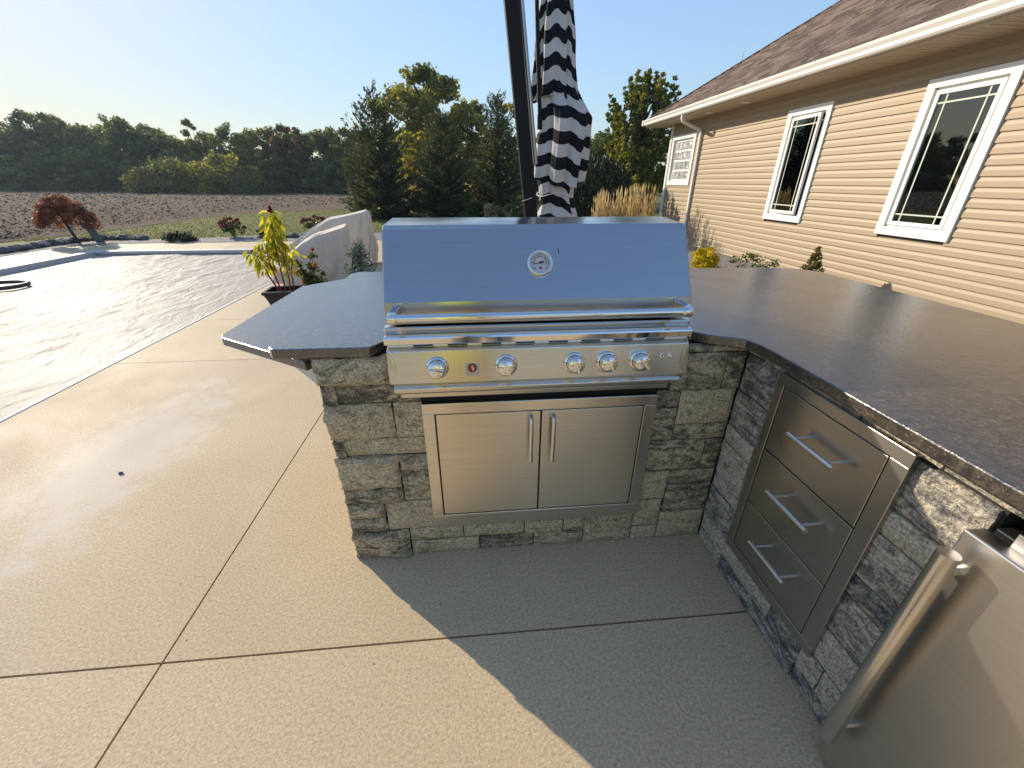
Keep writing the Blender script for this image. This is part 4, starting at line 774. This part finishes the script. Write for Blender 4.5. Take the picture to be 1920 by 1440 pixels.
# ------------------------------------------------------------------ planters and potted flowers
def planter(x,y,w_,d,h,label,rz=0):
    e=empty('planter',(x,y,0),label,'planter'); b=MB(); t=.74
    b.add([(sx*w_/2*t,sy*d/2*t,0) for sx,sy in ((-1,-1),(1,-1),(1,1),(-1,1))]+[(sx*w_/2*.95,sy*d/2*.95,h-.03) for sx,sy in ((-1,-1),(1,-1),(1,1),(-1,1))],[(3,2,1,0),(0,1,5,4),(1,2,6,5),(2,3,7,6),(3,0,4,7)]); b.build('body',m['pot'],e,bev=.01)
    b=MB()
    for (x0,x1,y0,y1) in ((-w_/2,w_/2,-d/2,-d/2+.035),(-w_/2,w_/2,d/2-.035,d/2),(-w_/2,-w_/2+.035,-d/2+.035,d/2-.035),(w_/2-.035,w_/2,-d/2+.035,d/2-.035)): b.box(x0,x1,y0,y1,h-.035,h)
    b.build('rim',m['pot'],e,bev=.004); b=MB(); b.box(-w_/2*.93,w_/2*.93,-d/2*.93,d/2*.93,h-.06,h-.05); b.build('soil',m['potsoil'],e); e.rotation_euler=(0,0,rz); return local(e)
planter(-2.22,5.25,.62,.36,.235,'black tapered planter holding the yellow leaved plant and zinnias',.1)
planter(-1.92,6.72,.34,.34,.43,'taller black planter behind the granite counter, right of the near covered chair',.35)
def celosia():
    e=empty('amaranth_plant',(-2.30,5.22,.19),'tall amaranth with drooping chartreuse leaves and red stems in the black planter','plant'); L=[]; PP=[];UU_=[];VV=[];RR=[]
    stems=[((-.0,0),(.03,.02,.92)),((-.08,.02),(-.25,-.02,.50)),((.05,.03),(.10,.05,.56)),((-.03,-.04),(-.10,-.03,.60)),((.10,.0),(.16,.02,.42))]
    for i,((bx,by),tp) in enumerate(stems):
        p0=Vector((bx,by,0)); p1=Vector(tp); mid=p0.lerp(p1,.5)+Vector((-.02,0,.03)); L.append(([p0,mid,p1],[.011,.008,.004]))
        n=(190,80,60,76,44)[i]
        for k in range(n):
            s=random.uniform(.40 if i==0 else .45,1.0); p=p0.lerp(mid,s*2) if s<.5 else mid.lerp(p1,s*2-1); a=random.random()*6.283; ln=random.uniform(.028,.066)*(1.15 if i==0 else .9); d=Vector((math.cos(a),math.sin(a),random.uniform(-2.6,-.7) if s<.97 else -.2)).normalized()
            b0=p+Vector((math.cos(a),math.sin(a),.15))*random.uniform(.02,.095); PP.append(b0+d*ln*.8); UU_.append(d*ln); n_=d.orthogonal(); n_.rotate(Matrix.Rotation(random.random()*6.28,3,d)); VV.append(n_.normalized()*ln*.30); RR.append(random.random()*.85 if s>.5 else random.uniform(.6,1))
    b=MB(); b.s=True
    for p,u_,v_,r_ in zip(PP,UU_,VV,RR):
        n_=u_.cross(v_).normalized()*u_.length; c=[]
        for t,wd,bend in ((-1,.02,0),(-.6,.7,.10),(-.1,1,.15),(.4,.75,.06),(.8,.3,-.10),(1.08,.01,-.25)):
            q=p+u_*t+n_*bend; c+= [q-v_*wd+n_*.10*wd,q,q+v_*wd+n_*.10*wd]
        b.rnd=r_; b.add(c,[(3*i+j,3*i+j+1,3*i+j+4,3*i+j+3) for i in range(5) for j in range(2)])
    tubes('stem',m['stem_red'],L,e); b.build('leaf_mass',m['leaf_cel'],e)
    crown('flower_plume',m['cel_red'],[(.03,.02,.93,.030),(.032,.02,.965,.018),(-.245,-.02,.49,.026)],.012,420,e); return local(e)
celosia()
def zinnia():
    e=empty('zinnia_plant',(-2.02,5.25,.19),'bushy zinnia with an orange and a red bloom in the black planter','plant'); L=[]; tips=[(.135,-.06,.335),(.125,.0,.50),(.05,.05,.36),(.0,-.03,.28),(.19,.04,.25),(-.08,.0,.40),(.21,-.04,.16),(-.05,.02,.22)]
    for t in tips: L.append(([(random.uniform(-.03,.08),0,0),(t[0]*.6,t[1]*.6,t[2]*.55),t],[.006,.005,.0035]))
    tubes('stem',m['stem_red'],L,e,6); crown('leaf_mass',m['leaf_green'],[(t[0]*s,t[1]*s,t[2]*s,.055) for t in tips for s in (.35,.6,.85)],.024,900,e,.42)
    crown('withered_leaf',m['leaf_cel'],[(t[0]*s-.05,t[1]*s,t[2]*s,.05) for t in tips[2:6] for s in (.3,.6)],.017,160,e,.4,tone=.55)
    for (c,mt,rad) in ((tips[0],'zin',.038),(tips[1],'zinred',.026)):
        b=MB(); c=Vector(c); ax_=Vector((-.1,-.75,.6)).normalized(); u_=ax_.orthogonal().normalized(); v_=ax_.cross(u_)
        for ring_ in range(4):
            for k in range(13-ring_*2):
                a=6.283*k/(13-ring_*2)+ring_*.3; d=(u_*math.cos(a)+v_*math.sin(a)); s=d.cross(ax_); r0=rad*(1-ring_*.22); b.rnd=random.random()
                b.add([c+ax_*.002*ring_,c+d*r0*.6+s*r0*.22+ax_*(.004+.005*ring_),c+d*r0+ax_*(.001+.007*ring_),c+d*r0*.6-s*r0*.22+ax_*(.004+.005*ring_)],[(0,1,2,3)])
        fl_=b.build('flower',m[mt],e); b=MB(); b.lathe([(.011,.006),(.010,.016),(.004,.020)],c,ax_,12); b.build('flower_centre',simple('zinnia_centre',(.12,.05,.01),.8),fl_)
    return local(e)
zinnia()
# ------------------------------------------------------------------ covered patio chairs
def covered(x,y,rz,sx,sy,h,label,seed):
    e=empty('covered_chair',(x,y,0),label,'chair','covered chairs beside the pool'); prof=[(0,-.70,.40),(.25,-.66,.41),(.45,-.53,.42),(.60,-.41,.42),(.75,-.29,.42),(.90,-.17,.42),(.97,-.11,.41),(1.0,-.06,.38)]   # front edge slopes back as it rises
    zs=[p[0] for p in prof]; na=96; nz=44; vs_=[]; s=seed*3.1
    for j in range(nz+1):
        t=j/nz; f=np.interp(t,zs,[p[1] for p in prof]); k=np.interp(t,zs,[p[2] for p in prof]); cx=(f+k)/2; hx=(k-f)/2; hy=.36-.07*t**3-.02*t; drop=.10*max(0,1-t*1.0)
        for i in range(na):
            a=2*math.pi*i/na; ca,sa=math.cos(a),math.sin(a); ex_=.32; rx=math.copysign(abs(ca)**ex_,ca); ry=math.copysign(abs(sa)**ex_,sa)
            pl=(.12+.88*(1-t)**.6)*.040*(noise.noise(Vector((ca*3.6+s,sa*3.6,t*.9)))*1.8+1.0*(1-2*abs(math.sin(a*5.5+s+2.5*noise.noise(Vector((ca*2,sa*2,s+t))))))*.8)+.014*noise.noise(Vector((ca*5+s,sa*5,t*5)))
            m_=1+pl/.4; z=.08+ (h-.08)*t + .05*(1-t)**3*noise.noise(Vector((ca*2+s,sa*2,9.)))+.02*noise.noise(Vector((ca*3+s,sa*3,t*2)))*t+t**5*(.07*(hx*rx)/.26-.025*abs(ry))
            vs_.append(((cx+hx*rx*m_)*sx,hy*ry*m_*sy,z))
    b=MB(); b.s=True; b.add(vs_,[(j*na+i,j*na+(i+1)%na,(j+1)*na+(i+1)%na,(j+1)*na+i) for j in range(nz) for i in range(na)])
    tb=len(vs_)-na; c=(np.mean([v[0] for v in vs_[tb:]]),0,np.mean([v[2] for v in vs_[tb:]])+.008); b.add([*vs_[tb:],c],[(i,(i+1)%na,na) for i in range(na)]); cv=b.build('chair_cover',m['canvas'],e,sub=1)
    b=MB()
    b.m=0
    for px,py in ((-.48,-.27),(-.48,.27),(.36,-.27),(.36,.27)):
        b=MB(); b.tube([(px*sx*.96,py*sy,0),(px*sx*.9,py*sy,.3)],.022,8); b.build('leg',m['bark'],e)
    e.rotation_euler=(0,0,rz); return local(e)
covered(-2.25,6.62,R(14),1.0,1.0,.79,'nearer chair under a beige canvas cover beside the planter',1)
covered(-2.43,8.15,R(10),1.4,1.1,.90,'farther and larger chair under a beige canvas cover',2)
# far mast on the skyline behind the roof
b=MB(); b.tube([(33.75,60,0),(33.75,60,12.0),(33.8,60,16.2)],[.12,.09,.03],6); tag(b.build('radio_mast',m['silver']),'thin radio mast on the skyline above the roof slope','mast')

# ------------------------------------------------------------------ the photographer, seen mirrored in the grill
m['skin']=simple('skin',(.46,.26,.17),.5,0,.4,.08,12); m['lime']=cloth('lime_shirt',(.72,.90,.03)); m['khaki']=cloth('khaki_shorts',(.27,.21,.13)); m['hair']=simple('brown_hair',(.05,.03,.018),.6)
ps=empty('person',(-.10,-.42,0),'person in a lime yellow shirt holding up a phone, mirrored in the grill front','person')
def skin(name,pts,edges,mat,parent,root=0,sub=2):
    me=bpy.data.meshes.new(name); me.from_pydata([p[:3] for p in pts],edges,[]); me.materials.append(mat)
    o=bpy.data.objects.new(name,me); C.objects.link(o); o.parent=parent; o.modifiers.new('Skin','SKIN').use_smooth_shade=True
    me.skin_vertices.new() if not me.skin_vertices else None
    for v,p in zip(me.skin_vertices[0].data,pts): v.radius=(p[3],p[4] if len(p)>4 else p[3]); v.use_root=False
    me.skin_vertices[0].data[root].use_root=True; q=o.modifiers.new('Sub','SUBSURF'); q.levels=q.render_levels=sub; return o
V=[(0,-.02,.93,.15,.11),(0,.0,1.10,.14,.10),(0,.02,1.28,.16,.11),(0,.02,1.42,.13,.09),(0,.05,1.50,.055),(0,.085,1.56,.058),(0,.10,1.63,.078,.085),(0,.095,1.70,.070,.075)]; Ed=[(i,i+1) for i in range(7)]
def chain(start,pts):
    a=start
    for p in pts: V.append(p); Ed.append((a,len(V)-1)); a=len(V)-1
    return a
Pc=Vector((.10,.42,1.42))-fw*.03     # phone centre in the person's own frame
for sx in (-1,1):
    kn_=chain(0,[(sx*.095,-.02,.84,.085),(sx*.105,.0,.50,.055),(sx*.105,-.03,.28,.050),(sx*.105,-.04,.09,.036),(sx*.108,.02,.045,.035),(sx*.112,.12,.03,.034,.022)])
    hx=Pc.x+sx*.098
    wr=chain(3,[(sx*.19,.02,1.40,.058),(sx*.25+.0,.02,1.18,.042),(sx*.20+.05,.16,1.22,.038),(hx+sx*.012,Pc.y-.075,Pc.z-.075,.026,.022)])
    pal=chain(wr,[(hx+sx*.006,Pc.y-.045,Pc.z-.025,.028,.016)])
    for k,(dz,ln) in enumerate(((.030,.030),(.014,.034),(-.003,.031),(-.020,.025))):
        chain(pal,[(hx-sx*.002,Pc.y-.030,Pc.z+dz,.0085),(hx-sx*.006,Pc.y-.016,Pc.z+dz+.004,.0078),(hx-sx*.016,Pc.y-.012,Pc.z+dz+.006,.0068)])
    chain(pal,[(hx-sx*.014,Pc.y-.050,Pc.z-.040,.011),(hx-sx*.030,Pc.y-.032,Pc.z-.044,.0085)])
body=skin('body',V,Ed,m['skin'],ps)
S_=[(0,-.02,.80,.185,.135),(0,-.01,.95,.185,.135),(0,.0,1.10,.17,.13),(0,.02,1.28,.185,.135),(0,.02,1.41,.15,.105),(0,.04,1.475,.075)]; SE=[(i,i+1) for i in range(5)]
for sx in (-1,1):
    k=len(S_); S_+=[(sx*.19,.02,1.395,.078),(sx*.235,.02,1.25,.070)]; SE+=[(4,k),(k,k+1)]
skin('shirt',S_,SE,m['lime'],ps)
S_=[(0,-.02,.86,.165,.125)]; SE=[]
for sx in (-1,1):
    k=len(S_); S_+=[(sx*.10,-.02,.76,.105),(sx*.108,-.01,.52,.085)]; SE+=[(0,k),(k,k+1)]
skin('shorts',S_,SE,m['khaki'],ps)
for sx in (-1,1):
    b=MB(); b.grid(lambda u_,v_:(sx*.112+.055*math.cos(6.283*u_)*math.sin(math.pi*v_)**.5,.04+.145*-math.cos(math.pi*v_),.04+.038*math.sin(6.283*u_)*math.sin(math.pi*v_)**.5),20,14); b.build('shoe',m['rock'],ps)
b=MB(); b.grid(lambda u_,v_:(.094*math.cos(6.283*u_)*math.sin(.62*math.pi*v_),.072+.102*math.sin(6.283*u_)*math.sin(.62*math.pi*v_)-.02*v_,1.685+.098*math.cos(.62*math.pi*v_)),28,12); b.build('hair',m['hair'],ps,sub=1)
b=MB(); b.s=True; b.lathe([(.004,0),(.014,.012),(.016,.022),(.010,.03)],(0,.215,1.665),(0,-.35,-1),10); b.build('nose',m['skin'],ps)
for sx in (-1,1):
    b=MB(); b.lathe([(.003,0),(.009,.004),(.011,.01),(.008,.016)],(sx*.032,.195,1.668),(0,-1,0),12); b.build('eye',m['ink'],ps)
    b=MB(); b.grid(lambda u_,v_:(sx*(.088+.008*math.sin(math.pi*v_)),.09+.018*math.cos(6.283*u_)*v_,1.655+.03*math.sin(6.283*u_)*v_),14,4); b.build('ear',m['skin'],ps)
b=MB(); b.box(-.022,.022,.186,.197,1.598,1.606); b.build('mouth',simple('lips',(.35,.12,.10),.5),ps,bev=.003)
ph=empty('phone',Vector((-.10,-.42,0))+Pc,'black phone held up by the person in the lime shirt','phone')
q=Matrix(((r2.x,u2.x,-fw.x),(r2.y,u2.y,-fw.y),(r2.z,u2.z,-fw.z))); b=MB(); b.obox((0,0,0),(.16,.076,.008),q); b.build('case',m['black'],ph,bev=.003); b=MB(); b.obox(-fw*.0045,(.152,.070,.001),q); b.build('screen',simple('screen_glass',(.02,.02,.025),.1),ph); local(ph)

# thin air volume added to imitate lens veil on the far trees
b=MB(); b.box(-230,230,-120,260,-1.5,22); hz=NT('air'); hz.t.nodes.remove(hz.b); pv=hz.n('VolumePrincipled',{'Color':(.66,.83,1.0),'Density':.0004,'Anisotropy':.4}); hz.t.links.new(pv.outputs[0],hz.out.inputs['Volume']); b.build('glare_haze',hz.m,kind='stuff')
